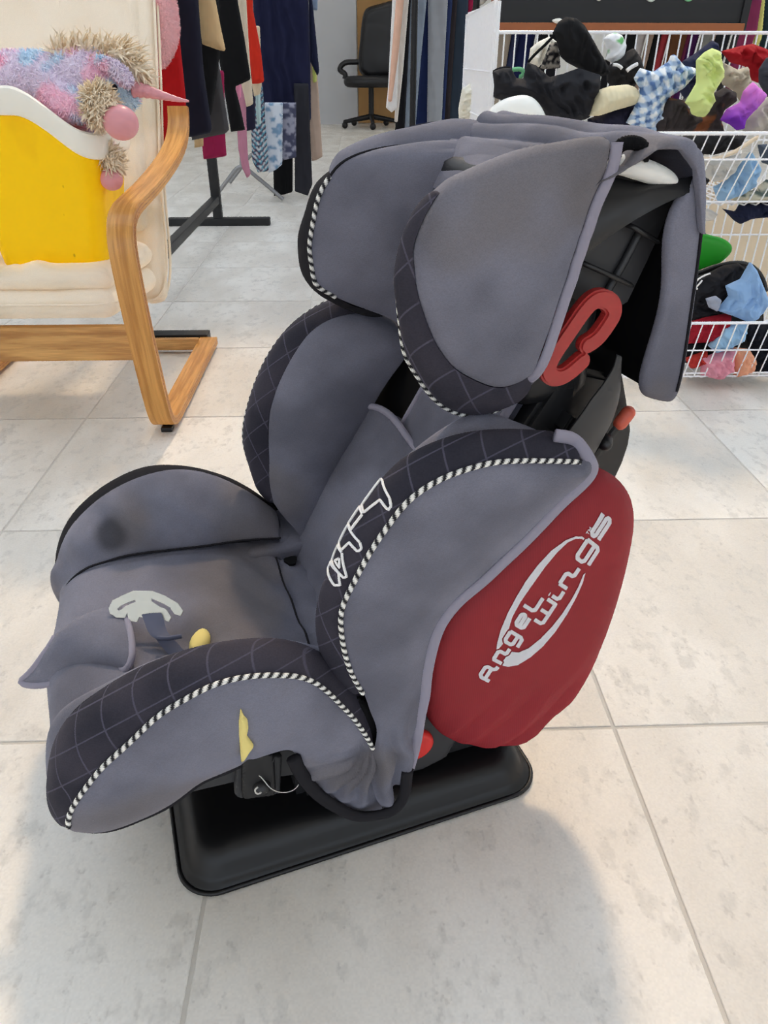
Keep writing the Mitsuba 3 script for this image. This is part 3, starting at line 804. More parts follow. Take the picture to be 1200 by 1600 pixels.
_w = 13.5
_ang = [[(14, 0), (14, 62), (30, 78), (90, 78), (104, 66), (104, 24), (118, 8), (140, 6)], [(14, 36), (104, 36)],
        [(172, -4), (172, 66)], [(172, 60), (232, 62), (246, 50), (246, 14), (258, 6), (294, 6)],
        [(404, 66), (338, 66), (324, 54), (324, 18), (338, 6), (404, 6)], [(404, 70), (404, -14), (392, -30), (330, -32)],
        [(552, 6), (478, 6), (464, 18), (464, 54), (478, 66), (540, 66), (552, 56), (552, 44), (540, 36), (466, 36)],
        [(606, 88), (606, 22), (620, 6), (716, 6)]]
_win = [[(12, 72), (12, 22), (28, 8), (178, 8), (178, 74)], [(95, 72), (95, 8)],
        [(214, 60), (214, 22), (228, 8), (282, 8)], [(214, 84), (214, 76)],
        [(310, 0), (310, 66)], [(310, 62), (384, 62), (398, 50), (398, 20), (412, 8), (468, 8)],
        [(648, 66), (530, 66), (512, 54), (512, 20), (530, 6), (648, 6)], [(648, 70), (648, -14), (634, -30), (520, -32)],
        [(836, 70), (704, 70), (690, 58), (690, 46), (704, 38), (820, 38), (834, 28), (834, 16), (820, 6), (690, 6)]]
_gl = shapely.union(strokes(line_of((245, 1266), (445, -685), _ang), _w), strokes(line_of((625, 858), (370, -572), _win), _w))
cs('wing_cover__logo_lettering', printed(_gl), 'print_silver', smooth=True, label='silver logo lettering')
_cr = sg.Polygon([(308, 1030), (318, 970), (345, 880), (395, 765), (455, 655), (520, 555), (600, 455), (690, 360), (780, 290), (840, 262), (885, 260), (915, 280), (912, 292), (880, 274), (840, 276), (790, 302), (720, 370), (640, 465), (560, 575), (480, 690), (425, 790), (396, 880), (380, 950), (330, 1010)])
_cr2 = sg.Polygon([(330, 1135), (385, 1149), (450, 1140), (540, 1085), (630, 1005), (720, 895), (800, 770), (860, 655), (900, 560), (916, 490), (903, 500), (870, 585), (820, 680), (760, 775), (690, 865), (610, 950), (530, 1015), (460, 1045), (400, 1035)])
_gap = _gl.buffer(9)
cs('wing_cover__logo_ring', printed(shapely.difference(shapely.union(_cr.buffer(0), _cr2.buffer(0)), _gap)), 'print_silver', smooth=True, label='silver oval ring of the logo')
_tm = strokes(line_of((926, 250), (28, -50), [[(0, 20), (20, 20)], [(10, 20), (10, 0)], [(26, 0), (26, 20), (36, 8), (46, 20), (46, 0)]]), 2.6)
cs('wing_cover__trade_mark', printed(_tm), 'print_silver', smooth=True)

# round red release button and the shell around it
_rb = mm((70, -186, 119))[0]
cs('shell_side', pillow(mm((67, -178, 181), (109, -178, 153), (141, -178, 103), (123, -178, 64), (85, -178, 53), (56, -178, 56), (37, -178, 106))[:, [0, 2]], 0.01, lambda d: -dome(0.012, 0.008)(d), lambda d: 0.03 + 0 * d, (0, 2, 1), -0.172), 'grey_plastic', smooth=True)
cs('release_button', capsule(_rb, _rb + [0, 0.01, 0], 0.0001) if False else pillow(np.array([(_rb[0] + 0.026 * math.cos(a), _rb[2] + 0.026 * math.sin(a)) for a in np.linspace(0, 6.28, 40)[:-1]]), 0.004, lambda d: -dome(0.006, 0.006)(d), lambda d: 0.01 + 0 * d, (0, 2, 1), -0.184), 'bright_red_plastic', label='round red button')

# ---- headrest
hnG = mm((206, -182, 839), (164, -182, 834), (123, -182, 823), (94, -182, 813), (74, -182, 803), (62, -182, 787), (55, -182, 770), (52, -182, 755), (54, -182, 740), (57, -182, 723), (68, -182, 692), (83, -182, 663), (107, -182, 638), (132, -182, 623), (154, -182, 618), (172, -182, 619), (185, -182, 629))
hnT = mm((246, -176, 837), (246, -176, 829), (245, -176, 816), (243, -176, 809), (240, -176, 801), (237, -176, 794), (234, -176, 786), (231, -176, 775), (229, -176, 765), (226, -176, 755), (224, -176, 745), (221, -176, 734), (219, -176, 722), (215, -176, 707), (210, -176, 686), (205, -176, 665), (197, -176, 637))
hnS = mm((82, -170, 803), (85, -140, 785), (76, -140, 770), (66, -140, 753), (60, -140, 739), (56, -140, 722), (56, -140, 706), (59, -140, 678), (64, -140, 651), (77, -140, 627), (96, -140, 600), (118, -140, 581), (141, -140, 572), (167, -140, 572), (193, -140, 582), (196, -165, 612))
hnGb = mm((78, -172, 801), (67, -172, 785), (59, -172, 768), (56, -172, 753), (57, -172, 745), (58, -172, 736), (61, -172, 720), (67, -172, 702), (72, -172, 689), (80, -172, 672), (88, -172, 659), (100, -172, 644), (112, -172, 634), (138, -172, 619), (159, -172, 613), (192, -172, 625))
_hp2 = np.vstack([hnGb[:, [0, 2]], hnT[::-1][:, [0, 2]], hnG[:4][:, [0, 2]]])
_hpc = np.array(sg.Polygon(curve(_hp2, 200, close=False)).buffer(0.004).buffer(-0.004).exterior.segmentize(0.006).coords)[:-1]
cs('headrest_pad', pillow(_hpc, 0.0055, lambda d: -dome(0.055, 0.026)(d), lambda d: 0.055 * np.clip(d / 0.03, 0, 1) ** 0.5, (0, 2, 1), -0.168, lambda A, d: 0.004 * np.clip(d / 0.02, 0, 1) * (meshkit.fbm(np.column_stack([A * 9, A[:, :1] * 0]), 3, 4) - 0.5)), 'fabric', smooth=True)
cs('headrest_pad__edge_band', loft([hnGb, hnS], 90, 14, bulge=0.012, toward=(-0.8, -0.4, -0.2), taper=0.1), 'quilt', smooth=True, label='black quilted band')
hnI = np.array([(max(u + 0.08, 0.18), -0.085, 0.70 + 0.5 * (w - 0.70)) for u, v, w in hnS])
cs('headrest_pad__inner_face', loft([hnS, hnI], 60, 12, bulge=0.01, toward=(-0.3, 1, 0)), 'fabric', smooth=True)
_v, _f, _c = striped(hnS[2:15] + np.array([-0.001, 0.0005, -0.001]), 0.0026)
put(CS + 'headrest_pad__piping', (_v, _f), 'tinted', smooth=True, color=_c, local=True, label='black and white striped piping')
cs('headrest_pad__trim', tube(curve(np.vstack([hnT, hnT[-1:] + [-0.008, 0.012, -0.022]]) + [0.002, -0.003, 0], 90), 0.0066, 8, flat=0.5, nrm=(0, 1, 0)), 'trim_cloth', smooth=True, label='grey bound edge')

hfS = mm((73, 142, 778), (65, 142, 768), (58, 142, 756), (48, 142, 722), (43, 142, 697), (45, 142, 670), (49, 142, 651), (59, 142, 642), (75, 142, 631), (93, 142, 620), (115, 142, 611), (138, 142, 603), (163, 142, 597))
hfO = mm((101, 192, 785), (85, 192, 773), (71, 192, 759), (55, 192, 731), (44, 192, 708), (41, 192, 687), (42, 192, 669), (47, 192, 652), (58, 192, 636), (72, 192, 626), (91, 165, 615), (109, 150, 611), (143, 142, 601))
hfTop = mm((73, 142, 778), (87, 142, 791), (109, 142, 800), (151, 142, 807), (199, 142, 807), (249, 142, 801), (288, 142, 796), (302, 125, 792))
hfSil = mm((87, 190, 773), (100, 190, 786), (122, 190, 798), (144, 190, 809), (193, 190, 822), (234, 190, 831), (270, 190, 833), (312, 190, 824))
hfI = np.array([(0.215, 0.10, 0.805), (0.205, 0.10, 0.78), (0.19, 0.10, 0.745), (0.175, 0.10, 0.70), (0.165, 0.10, 0.66), (0.165, 0.10, 0.63), (0.168, 0.10, 0.605)])
_fs = curve(hfS, 7)
cs('headrest_pad', loft([np.vstack([hfTop[::-1], hfS[2::2]]), np.vstack([np.linspace(hfTop[-1] + [0.0, -0.004, -0.002], (0.26, 0.10, 0.80), 8)[::1] * 1.0, np.linspace((0.25, 0.10, 0.78), (0.17, 0.10, 0.6), len(hfS[2::2]))])], 90, 30, bulge=0.012, toward=(-0.3, -1, 0), disp=lambda P, t, s: 0.004 * (meshkit.fbm(P * 9, 3, 3) - 0.5)), 'fabric', smooth=True)
cs('headrest_pad_001__edge_band', loft([hfS, hfO], 70, 12, bulge=0.008, toward=(-1, 0.2, 0), taper=0.1), 'dark_cloth', smooth=True, label='black band along the front edge')
cs('headrest_pad_001__top_face', loft([hfTop, hfSil], 70, 14, bulge=0.012, toward=(-0.2, 0, 1), taper=0.1), 'fabric', smooth=True)
cs('headrest_pad_001__seam', tube(curve(hfTop + [0, -0.001, 0.001], 60), 0.0016, 6), 'dark_cloth', smooth=True)
_v, _f, _c = striped(hfS[:9] + np.array([-0.001, -0.0015, 0]), 0.0030)
put(CS + 'headrest_pad_001__piping', (_v, _f), 'tinted', smooth=True, color=_c, local=True, label='black and white striped piping')
hfBk = np.array([(min(u + 0.1, 0.33), 0.19, w) for u, v, w in hfO])
cs('headrest_pad_001__outer_face', loft([np.vstack([hfSil[::-2], hfO[2:]]), np.vstack([np.tile((0.33, 0.185, 0.8), (4, 1)), [(0.30, 0.185, 0.62 + 0.15 * (1 - k / 10)) for k in range(11)]])], 60, 10, bulge=0.01, toward=(0, 1, 0)), 'fabric', smooth=True)

_hc = [np.array([(0.165, v, 0.59), (0.172, v, 0.66), (0.182, v, 0.72), (0.196, v, 0.775), (0.232, v, 0.815)]) + [0.012 * (1 - (v / 0.14) ** 2), 0, 0] for v in (0.14, 0.07, 0.0, -0.07, -0.14)]
cs('headrest_pad', loft(_hc, 30, 30, toward=(-1, 0, 0)), 'fabric', smooth=True)

# rumpled cover over the top of the headrest
_tc = []
for v in (0.18, 0.12, 0.06, 0.0, -0.06, -0.11, -0.145, -0.172):
    z = 0.0 if v > -0.1 else 0.0
    f = 0.0015 * math.sin(v * 40)
    _tc.append(np.array([(0.192, v * 0.75, 0.765), (0.220, v * 0.9, 0.800 + f), (0.262, v, 0.818), (0.300, v, 0.838 + f), (0.336, v, 0.834), (0.356 + 0.03 * (v + 0.1), v, 0.813), (0.374 + 0.10 * (v + 0.05), v, 0.785), (0.378 + 0.10 * (v + 0.05), v, 0.752)]))

for v, k in ((-0.182, 0.5), (-0.184, 0.85), (-0.176, 1.0)):       # the cover hangs over on the near side
    c = _tc[7].copy()
    c[:, 1] = v
    c[:, 2] -= k * np.array([0.0, 0.0, 0.002, 0.006, 0.020, 0.038, 0.03, 0.0])
    _tc.append(c)


def top_fold(P, t, s):
    k = meshkit.noise(P * [14, 12, 14]) * 5
    ph = s * 46 + t * 0 + P[..., 1] * 22 + k if False else np.broadcast_to(t, P.shape[:2]) * 58 + P[..., 1] * 20 + k
    m = np.clip((np.broadcast_to(t, P.shape[:2]) - 0.18) / 0.15, 0, 1) * np.clip((0.8 - np.broadcast_to(t, P.shape[:2])) / 0.1, 0, 1)
    return 0.0036 * m * np.clip((0.86 - s) / 0.1, 0.3, 1) * (np.abs(np.sin(ph / 2)) ** 0.7 * 2 - 1)


cs('headrest_cover', loft(_tc, 160, 90, toward=(0.3, 0, 1), disp=top_fold), 'fabric', smooth=True)
# cloth back panel hanging behind the shell, open towards the front
_fn = mm((357, -172, 803), (364, -172, 789), (375, -172, 740), (384, -172, 674), (390, -172, 608), (390, -172, 579), (384, -172, 565), (364, -172, 568), (338, -172, 582), (335, -172, 629), (338, -172, 698), (332, -172, 780))[:, [0, 2]]
cs('rear_flap', pillow(curve(_fn, 200, close=True), 0.0045, lambda d: -dome(0.008, 0.007)(d), lambda d: dome(0.008, 0.006)(d), (0, 2, 1), -0.168), 'fabric', smooth=True)
cs('rear_flap__back_sheet', rbox((0.366, -0.160, 0.570), (0.380, 0.172, 0.77), 0.0065), 'fabric', smooth=40)
cs('rear_flap__lining', rbox((0.361, -0.150, 0.575), (0.3655, 0.165, 0.79), 0.002), 'black_lining')
cs('rear_flap__side_panel', rbox((0.335, 0.162, 0.56), (0.378, 0.174, 0.79), 0.005), 'fabric', smooth=40)
cs('rear_flap__seam', tube(curve(mm((358, -176, 796), (369, -176, 738), (376, -176, 676), (382, -176, 611), (382, -176, 579)), 40), 0.0015, 6), 'dark_cloth', smooth=True)

# plastic headrest shell, curved cap sheet, ribs, foam core
cs('headrest_shell', pillow(mm((255, -135, 811), (313, -135, 798), (365, -135, 779), (354, -135, 757), (341, -135, 719), (324, -135, 674), (309, -135, 670), (262, -135, 682), (227, -135, 699), (221, -135, 719), (229, -135, 773))[:, [0, 2]], 0.008, lambda d: -0.002 + 0 * d, lambda d: 0.012 + 0 * d, (0, 2, 1), -0.133), 'grey_plastic', smooth=30)
cs('headrest_shell__ridge', tube(mm((321, -139, 749), (308, -139, 719), (295, -139, 694), (288, -139, 680)), 0.0042, 6), 'grey_plastic', smooth=True)
cs('headrest_shell__back_wall', rbox((0.20, -0.13, 0.56), (0.30, 0.13, 0.80), 0.02), 'black_plastic')
_cap = [mm((246, -150, 810), (261, -150, 806), (302, -150, 798), (349, -150, 792), (365, -165, 793)), mm((191, -178, 710), (217, -178, 731), (276, -178, 767), (326, -178, 787), (365, -166, 792))]
_cp = loft(_cap, 50, 20, bulge=0.012, toward=(0, -1, 0.4), raw=True)
cs('headrest_shell__cap', join([grid(_cp), grid(_cp + np.array([0.0015, 0.0025, -0.0015]))]), 'black_plastic', smooth=True)
for q in (mm((303, -138, 757), (305, -148, 756), (323, -150, 747), (343, -146, 738)), mm((252, -138, 725), (263, -148, 720), (291, -150, 708), (320, -146, 695))):
    cs('headrest_shell__rib', tube(curve(q, 20), [0.0028] * 18 + [0.0024, 0.0012], 8, flat=1.0), 'black_plastic', smooth=True)
_fo = mm((248, -165, 809), (251, -165, 816), (263, -165, 824), (285, -165, 823), (314, -165, 815), (329, -165, 808), (335, -165, 803), (337, -165, 797), (330, -165, 792), (322, -165, 793), (303, -165, 798), (277, -165, 805), (252, -165, 809))[:, [0, 2]]
cs('foam_strip', pillow(curve(_fo, 60, close=True), 0.004, lambda d: -dome(0.012, 0.012)(d), lambda d: dome(0.012, 0.012)(d), (0, 2, 1), -0.160, lambda A, d: 0.0008 * np.clip(d / 0.004, 0, 1) * meshkit.noise(np.column_stack([A * 300, A[:, :1] * 0]))), 'foam_white', smooth=True, label='white foam core sticking out')
_fz = curve(mm((256, -168, 822), (256, -168, 828), (260, -168, 833), (267, -168, 835), (278, -168, 834), (285, -168, 830), (287, -168, 823), (286, -168, 821)), 60)
cs('elastic_loop', tube(_fz, 0.0058 + 0.0009 * np.sin(np.arange(60) * 2.1), 9), 'black_lining', smooth=True)

# ---- red belt guide
_bg = strokes([[tuple(x) for x in curve(mm((253, -160, 628), (247, -160, 623), (238, -160, 617), (229, -160, 614), (219, -160, 616), (213, -160, 623), (215, -160, 635), (232, -160, 662), (250, -160, 687), (260, -160, 693), (270, -160, 692), (279, -160, 686), (283, -160, 677), (278, -160, 665), (270, -160, 654), (257, -160, 646))[:, [0, 2]], 120)]], 0.0098, cap='round')
_bgm = []
for off, a, b in ((0.0, 0.003, 0.011), (-0.0022, 0.0, 0.014)):
    g = _bg.buffer(off)
    e = trimesh.creation.extrude_polygon(g.simplify(0.0002), b - a, engine='earcut')
    v = np.array(e.vertices)
    _bgm.append(mesh(np.column_stack([v[:, 0], -0.172 + a + v[:, 2], v[:, 1]]), e.faces))
cs('belt_guide', join(_bgm), 'red_plastic', smooth=30, label='glossy red belt guide hook')
cs('belt_guide__mount', prism(mm((219, -150, 639), (220, -150, 679), (228, -150, 682), (241, -150, 676), (239, -150, 657), (228, -150, 637))[:, [0, 2]], -0.156, -0.12, bevel=0.003), 'red_plastic')

# ---- black back shell behind the backrest
cs('back_shell', prism(mm((40, 230), (150, 430), (230, 560), (262, 610), (285, 600), (275, 520), (262, 430), (255, 330), (250, 200))[:, :2], -0.13, 0.165, bevel=0.006), 'black_plastic')
cs('back_shell__rear_cover', prism(np.vstack([mm((358, -100, 575), (370, -100, 544), (380, -100, 516), (386, -100, 499), (387, -100, 477), (383, -100, 452), (376, -100, 429))[:, [0, 2]], mm((330, 380), (250, 330), (240, 480), (280, 600))[:, :2]]), -0.115, 0.15, bevel=0.008), 'black_plastic')
_ps = [mm((299, -166, 628), (297, -166, 614), (293, -166, 606), (286, -166, 594), (276, -166, 581), (266, -166, 565), (258, -166, 554), (250, -166, 541), (245, -166, 522), (242, -166, 493)), mm((305, -160, 622), (315, -155, 604), (324, -150, 582), (325, -150, 564), (323, -150, 548), (319, -150, 534), (314, -150, 523), (309, -150, 511), (298, -150, 488), (285, -150, 459))]
_pp = loft(_ps, 50, 12, bulge=0.005, toward=(0, -1, 0), raw=True)
cs('back_shell__side_panel', join([grid(_pp), grid(_pp + np.array([0.002, 0.004, 0]))]), 'grey_plastic', smooth=True)
_rm = [mm((300, -164, 627), (313, -140, 621), (326, -110, 614), (337, -80, 607), (352, -40, 597)), mm((312, -160, 592), (320, -140, 586), (332, -110, 578), (343, -80, 569), (358, -40, 557))]
_rp2 = loft(_rm, 30, 8, raw=True)
cs('back_shell__rim', join([grid(_rp2), grid(_rp2 + np.array([0.004, 0, 0.001]))]), 'black_plastic', smooth=True)
for q in (mm((256, -130, 539), (265, -130, 555), (278, -130, 545), (270, -130, 525)), mm((233, -130, 531), (247, -130, 535), (264, -130, 521), (245, -130, 517))):
    cs('back_shell__step', prism(q[:, [0, 2]], -0.15, -0.10, bevel=0.002), 'black_plastic')
_la = mm((318, -130, 482), (349, -130, 523), (355, -130, 533), (362, -130, 540))
cs('recline_lever', tube(_la[:2], 0.0055, 8, flat=0.6), 'steel_black', smooth=40)
cs('recline_lever__grip', capsule(_la[1] * 0.85 + _la[2] * 0.15, _la[2] * 0.5 + _la[3] * 0.5, 0.0088), 'coral_plastic', label='coral red rubber grip')
_kn = mm((324, -142, 506))[0]
cs('recline_lever__knob', capsule(_kn, _kn + [0.004, 0.006, 0.002], 0.0085), 'black_plastic')


# ---------------------------------------------------------------- cloth helpers (world frame)
def tint(V, c, var=0.06, seed=0, f=30):
    k = 1 + var * 2 * (meshkit.fbm(np.asarray(V) * f, 3, seed) - 0.5)
    return np.clip(np.array(lin(*c))[None] * k[:, None], 0, 1)


def folds(seed, amp, f, ax=0, warp=1.5):
    """Soft creases running mostly along the other axis of the outline."""
    def fn(A, d):
        p = np.column_stack([A * 7, np.full(len(A), seed * 1.3)])
        w = meshkit.fbm(p, 3, seed) * warp
        x = A[:, ax] * f + w * 4 + 0.45 * f * 0.3 * A[:, 1 - ax]
        r = np.abs((x / (2 * np.pi)) % 1 - 0.5) * 2
        return amp * np.clip(d / (amp * 1.5), 0, 1) * (r ** 1.3 - 0.5)
    return fn


def crumple(seed, amp, f):
    th = (seed * 1.37) % 3.14
    c, s = math.cos(th), math.sin(th)

    def fn(A, d):
        x, y = A[:, 0] * c + A[:, 1] * s, A[:, 1] * c - A[:, 0] * s
        p = np.column_stack([x * f, y * f * 0.42, np.full(len(A), seed * 1.7)])
        w = meshkit.fbm(np.column_stack([A * f * 0.35, np.full(len(A), seed * 2.3)]), 2, seed + 3)[:, None] * np.array([3.2, -2.6, 1.0])
        q = p + w
        r1 = np.clip(1 - 2.3 * np.abs(2 * meshkit.noise(q, seed) - 1), -0.6, 1)
        r2 = np.clip(1 - 2.3 * np.abs(2 * meshkit.noise(q * [2.1, 1.5, 1.0] + 7, seed + 1) - 1), -0.6, 1)
        return amp * np.clip(d / (amp * 0.7), 0.2, 1) * (0.62 * r1 + 0.40 * r2)
    return fn


def cloth(key, poly, col, label, cat, y_from=None, thick=0.03, amp=0.012, f=18, seed=0, h=0.012, group=None, pattern=None, mode='crumple', var=0.08):
    """A closed, creased piece of cloth: an outline standing in x and z, with real thickness towards y."""
    P = np.asarray(poly)
    y = P[:, 1].mean()
    pl = sg.Polygon(P[:, [0, 2]]).buffer(0).buffer(0.004).buffer(-0.004)
    pl = max(getattr(pl, 'geoms', [pl]), key=lambda g: g.area)
    C = curve(np.array(pl.exterior.coords)[:-1], max(40, int(pl.length / h)), close=False) if False else np.array(pl.exterior.segmentize(h).coords)[:-1]
    dm = dome(thick * 0.9, thick) if mode == 'folds' else (lambda d: thick * (0.55 * dome(thick * 0.5, 1.0)(d) + 0.45 * np.clip(d / (thick * 2), 0, 1)))
    dis = crumple(seed, amp, f) if mode == 'crumple' else folds(seed, amp, f)
    V, F = pillow(C, h, lambda d: -dm(d), lambda d: 0.7 * dm(d), (0, 2, 1), y, lambda A, d: -dis(A, d))
    colr = tint(V, col, var, seed) if pattern is None else pattern(V)
    return put(key, (V, F), 'tinted', smooth=True, color=colr, label=label, cat=cat, group=group)


def plaid(V):
    w = 0.02 * (np.stack([meshkit.fbm(V * 14 + k, 2, k) for k in (1, 2)], 1) - 0.5)
    x, z = V[:, 0] + w[:, 0] * 2, V[:, 2] + w[:, 1] * 2
    a = np.sin(x * 200 + z * 90) > 0.15
    b = np.sin(z * 190 - x * 80) > 0.15
    return np.where((a & b)[:, None], lin(84, 112, 158), np.where((a | b)[:, None], lin(164, 186, 212), lin(224, 228, 230)))


def spotted(bg, fg, f=60, th=0.62, seed=0):
    def fn(V):
        n = meshkit.fbm(V * f, 2, seed)
        w = np.clip((n - th) / 0.06, 0, 1)[:, None]
        return (1 - w) * np.array(lin(*bg)) + w * np.array(lin(*fg))
    return fn


def graded(top, bot, z0, z1):
    def fn(V):
        w = np.clip((V[:, 2] - z0) / (z1 - z0), 0, 1)
        w = np.clip(w + 0.5 * (meshkit.fbm(V * 30, 3, 2) - 0.5), 0, 1)[:, None]
        return (1 - w) * np.array(lin(*bot)) + w * np.array(lin(*top))
    return fn


def zigzag(V):
    k = (V[:, 2] * 28 + np.abs(((V[:, 0] * 9) % 1) - 0.5) * 3) % 1
    pal = np.array([lin(52, 54, 74), lin(92, 150, 168), lin(196, 196, 200), lin(84, 62, 84)])
    return pal[(k * 4).astype(int) % 4]


# ---------------------------------------------------------------- the armchair
note('armchair', 'bentwood armchair with cream canvas cushions beside the clothes rack', 'armchair')
_sp = mm((2600, 24, 0), (2300, 24, 0), (2040, 24, 0), (1935, 26, 0), (1868, 48, 0), (1840, 110, 0), (1822, 200, 0), (1806, 300, 0), (1793, 400, 0), (1787, 480, 0), (1790, 530, 0), (1808, 566, 0), (1850, 588, 0), (1930, 598, 0), (2080, 609, 0), (2250, 628, 0), (2400, 652, 0), (2500, 680, 0), (2560, 715, 0), (2590, 770, 0))[:, :2]
_spc = np.vstack([_sp[:2], curve(_sp[2:], 120)])
_strip = sg.LineString(_spc).buffer(0.0125, cap_style='flat', join_style='round')
_se = trimesh.creation.extrude_polygon(_strip.simplify(0.0006), 0.061, engine='earcut')
_sv = np.array(_se.vertices)
for x in (-0.582, -1.262):
    put('armchair__bent_frame', (np.column_stack([x + _sv[:, 2], _sv[:, 0], _sv[:, 1]]), _se.faces), 'wood', smooth=40)
    # the laminated edge shows as thin darker lines
    for off in (-0.004, 0.004):
        ed = np.array(sg.LineString(_spc).parallel_offset(off, 'left').coords)
        put('armchair__lamination', tube(np.column_stack([np.full(len(ed), x + 0.061), ed]), 0.0008, 4), 'dark_wood', smooth=True)
    for yy in (1.90, 2.56):
        put('armchair__rubber_foot', rbox((x + 0.015, yy - 0.018, 0.0), (x + 0.046, yy + 0.018, 0.014), 0.003), 'steel_black')
put('armchair__front_rail', rbox((-1.21, 1.945, 0.190), (-0.575, 1.968, 0.286), 0.003), 'rail_wood')
put('armchair__rear_rail', rbox((-1.21, 2.53, 0.012), (-0.575, 2.555, 0.052), 0.003), 'rail_wood')
put('armchair__back_rail', rbox((-1.21, 2.50, 0.60), (-0.575, 2.525, 0.66), 0.003), 'rail_wood')


def seat_pad(x0, x1, y0, y1, zb, zt, amp, seed, slope=0.0):
    pol = np.array(sg.box(x0 + 0.03, y0 + 0.03, x1 - 0.03, y1 - 0.03).buffer(0.03).exterior.segmentize(0.02).coords)[:-1]
    h = (zt - zb) / 2
    V, F = pillow(pol, 0.016, dome(0.05, h), lambda d: -dome(0.05, h)(d), (0, 1, 2), (zb + zt) / 2, crumple(seed, amp, 9))
    V[:, 2] += slope * (V[:, 1] - y0)
    return V, F


put('armchair__seat_pad', seat_pad(-1.22, -0.625, 1.875, 2.42, 0.322, 0.398, 0.006, 3, -0.10), 'canvas', smooth=True)
put('armchair__seat_pad', seat_pad(-1.22, -0.632, 1.895, 2.42, 0.385, 0.452, 0.012, 5, -0.08), 'canvas', smooth=True)
put('armchair__seat_pad__piping', tube(curve(mm((-1200, 1872, 362), (-1000, 1872, 364), (-800, 1873, 366), (-660, 1876, 366), (-634, 1890, 366), (-622, 1930, 362), (-622, 2100, 350)), 60), 0.0035, 6), 'canvas', smooth=True)
# back pad, leaning
_bo_ = np.array([0, 2.31, 0.245])
_bdir = np.array([0, 0.40, 0.80]) / np.hypot(0.40, 0.80)
_bnrm = np.array([0, -0.80, 0.40]) / np.hypot(0.40, 0.80)


def back_panel(x0, x1, s0, s1, front, back, off, amp, seed, rr=0.03):
    pol = np.array(sg.box(x0 + rr, s0 + rr, x1 - rr, s1 - rr).buffer(rr).exterior.segmentize(0.022).coords)[:-1]
    V, F = pillow(pol, 0.018, dome(0.05, front), lambda d: -dome(0.05, back)(d), (0, 1, 2), 0.0, crumple(seed, amp, 6))
    return _bo_ + np.outer(V[:, 0], [1, 0, 0]) + np.outer(V[:, 1], _bdir) + np.outer(V[:, 2] + off, _bnrm), F


put('armchair__back_pad', back_panel(-1.23, -0.602, 0.0, 1.12, 0.040, 0.035, 0.0, 0.014, 11), 'canvas', smooth=True)
put('armchair__back_pad', back_panel(-1.22, -0.640, 0.20, 1.10, 0.035, 0.02, 0.045, 0.012, 12), 'canvas', smooth=True)
for o in (0.028, -0.012):
    e = [_bo_ + np.array([x, 0, 0]) + _bdir * s + _bnrm * o for x, s in ((-0.66, 0.004), (-0.625, 0.012), (-0.603, 0.05), (-0.600, 0.3), (-0.600, 0.6), (-0.600, 0.9), (-0.602, 1.1))]
    put('armchair__back_pad__piping', tube(curve(e, 80), 0.0042, 6), 'canvas', smooth=True)
for x in (-0.86, -0.74):
    e = [_bo_ + np.array([x, 0, 0]) + _bdir * s + _bnrm * 0.0785 for s in (0.5, 0.7, 0.9, 1.05)]
    put('armchair__back_pad_001__seam', tube(curve(e, 40), 0.0014, 5), 'canvas', smooth=True)

# ---------------------------------------------------------------- yellow bin with a white rim, standing on the armchair
note('plastic_bin', 'yellow plastic bin with a white rim on the armchair seat', 'bin')


def bin_rim_z(X):
    k = np.clip((X + 0.79) / 0.18, 0, 1)
    return 0.793 - 0.098 * k * k * (3 - 2 * k)


def bin_ring(ins, n=14):
    return np.array(sg.box(-0.985 + ins + 0.06, 1.925 + ins + 0.06, -0.607 - ins - 0.06, 2.235 - ins - 0.06).buffer(0.06, quad_segs=n).exterior.segmentize(0.012).coords)[:-1]


def bin_wall(levels):
    r0 = bin_ring(0.0)
    c = r0.mean(0)
    rows = []
    for ins, k in levels:                      # k: 0 at the foot, 1 at the rim line
        r = c + (r0 - c) * (1 - ins / 0.17)
        z = 0.425 + (bin_rim_z(r0[:, 0]) - 0.425) * k if k <= 1 else bin_rim_z(r0[:, 0]) + (k - 1)
        rows.append(np.column_stack([r, z]))
    P = np.array(rows).transpose(1, 0, 2)
    return grid(P, close_u=True)


put('plastic_bin__body', bin_wall([(0.17, 0.0), (0.062, 0.0), (0.052, 0.02)] + [(0.05 - 0.038 * k, k) for k in np.linspace(0.05, 1, 12)]), 'yellow_plastic', smooth=40)
put('plastic_bin__rim', bin_wall([(0.014, 0.985), (0.004, 0.982), (0.0, 0.99), (-0.003, 1.01), (-0.005, 1.036), (-0.003, 1.048), (0.004, 1.053), (0.012, 1.050), (0.02, 1.04), (0.022, 0.9)]), 'white_plastic', smooth=40, label='white plastic rim')

# ---------------------------------------------------------------- plush unicorn lying over the bin
note('plush_unicorn', 'pastel pink and blue plush unicorn with a pink horn lying over the yellow bin', 'soft toy')


def blob(spheres, links, edge, it=12):
    man = m3.Manifold.batch_boolean([m3.Manifold.batch_hull([ball(spheres[i][1], spheres[i][0], 24) for i in l]) for l in links], m3.OpType.Add)
    man = man.refine_to_length(edge)
    mo = man.to_mesh()
    tm = trimesh.Trimesh(np.array(mo.vert_properties[:, :3]), np.array(mo.tri_verts), process=True)
    trimesh.smoothing.filter_taubin(tm, iterations=it)
    return tm


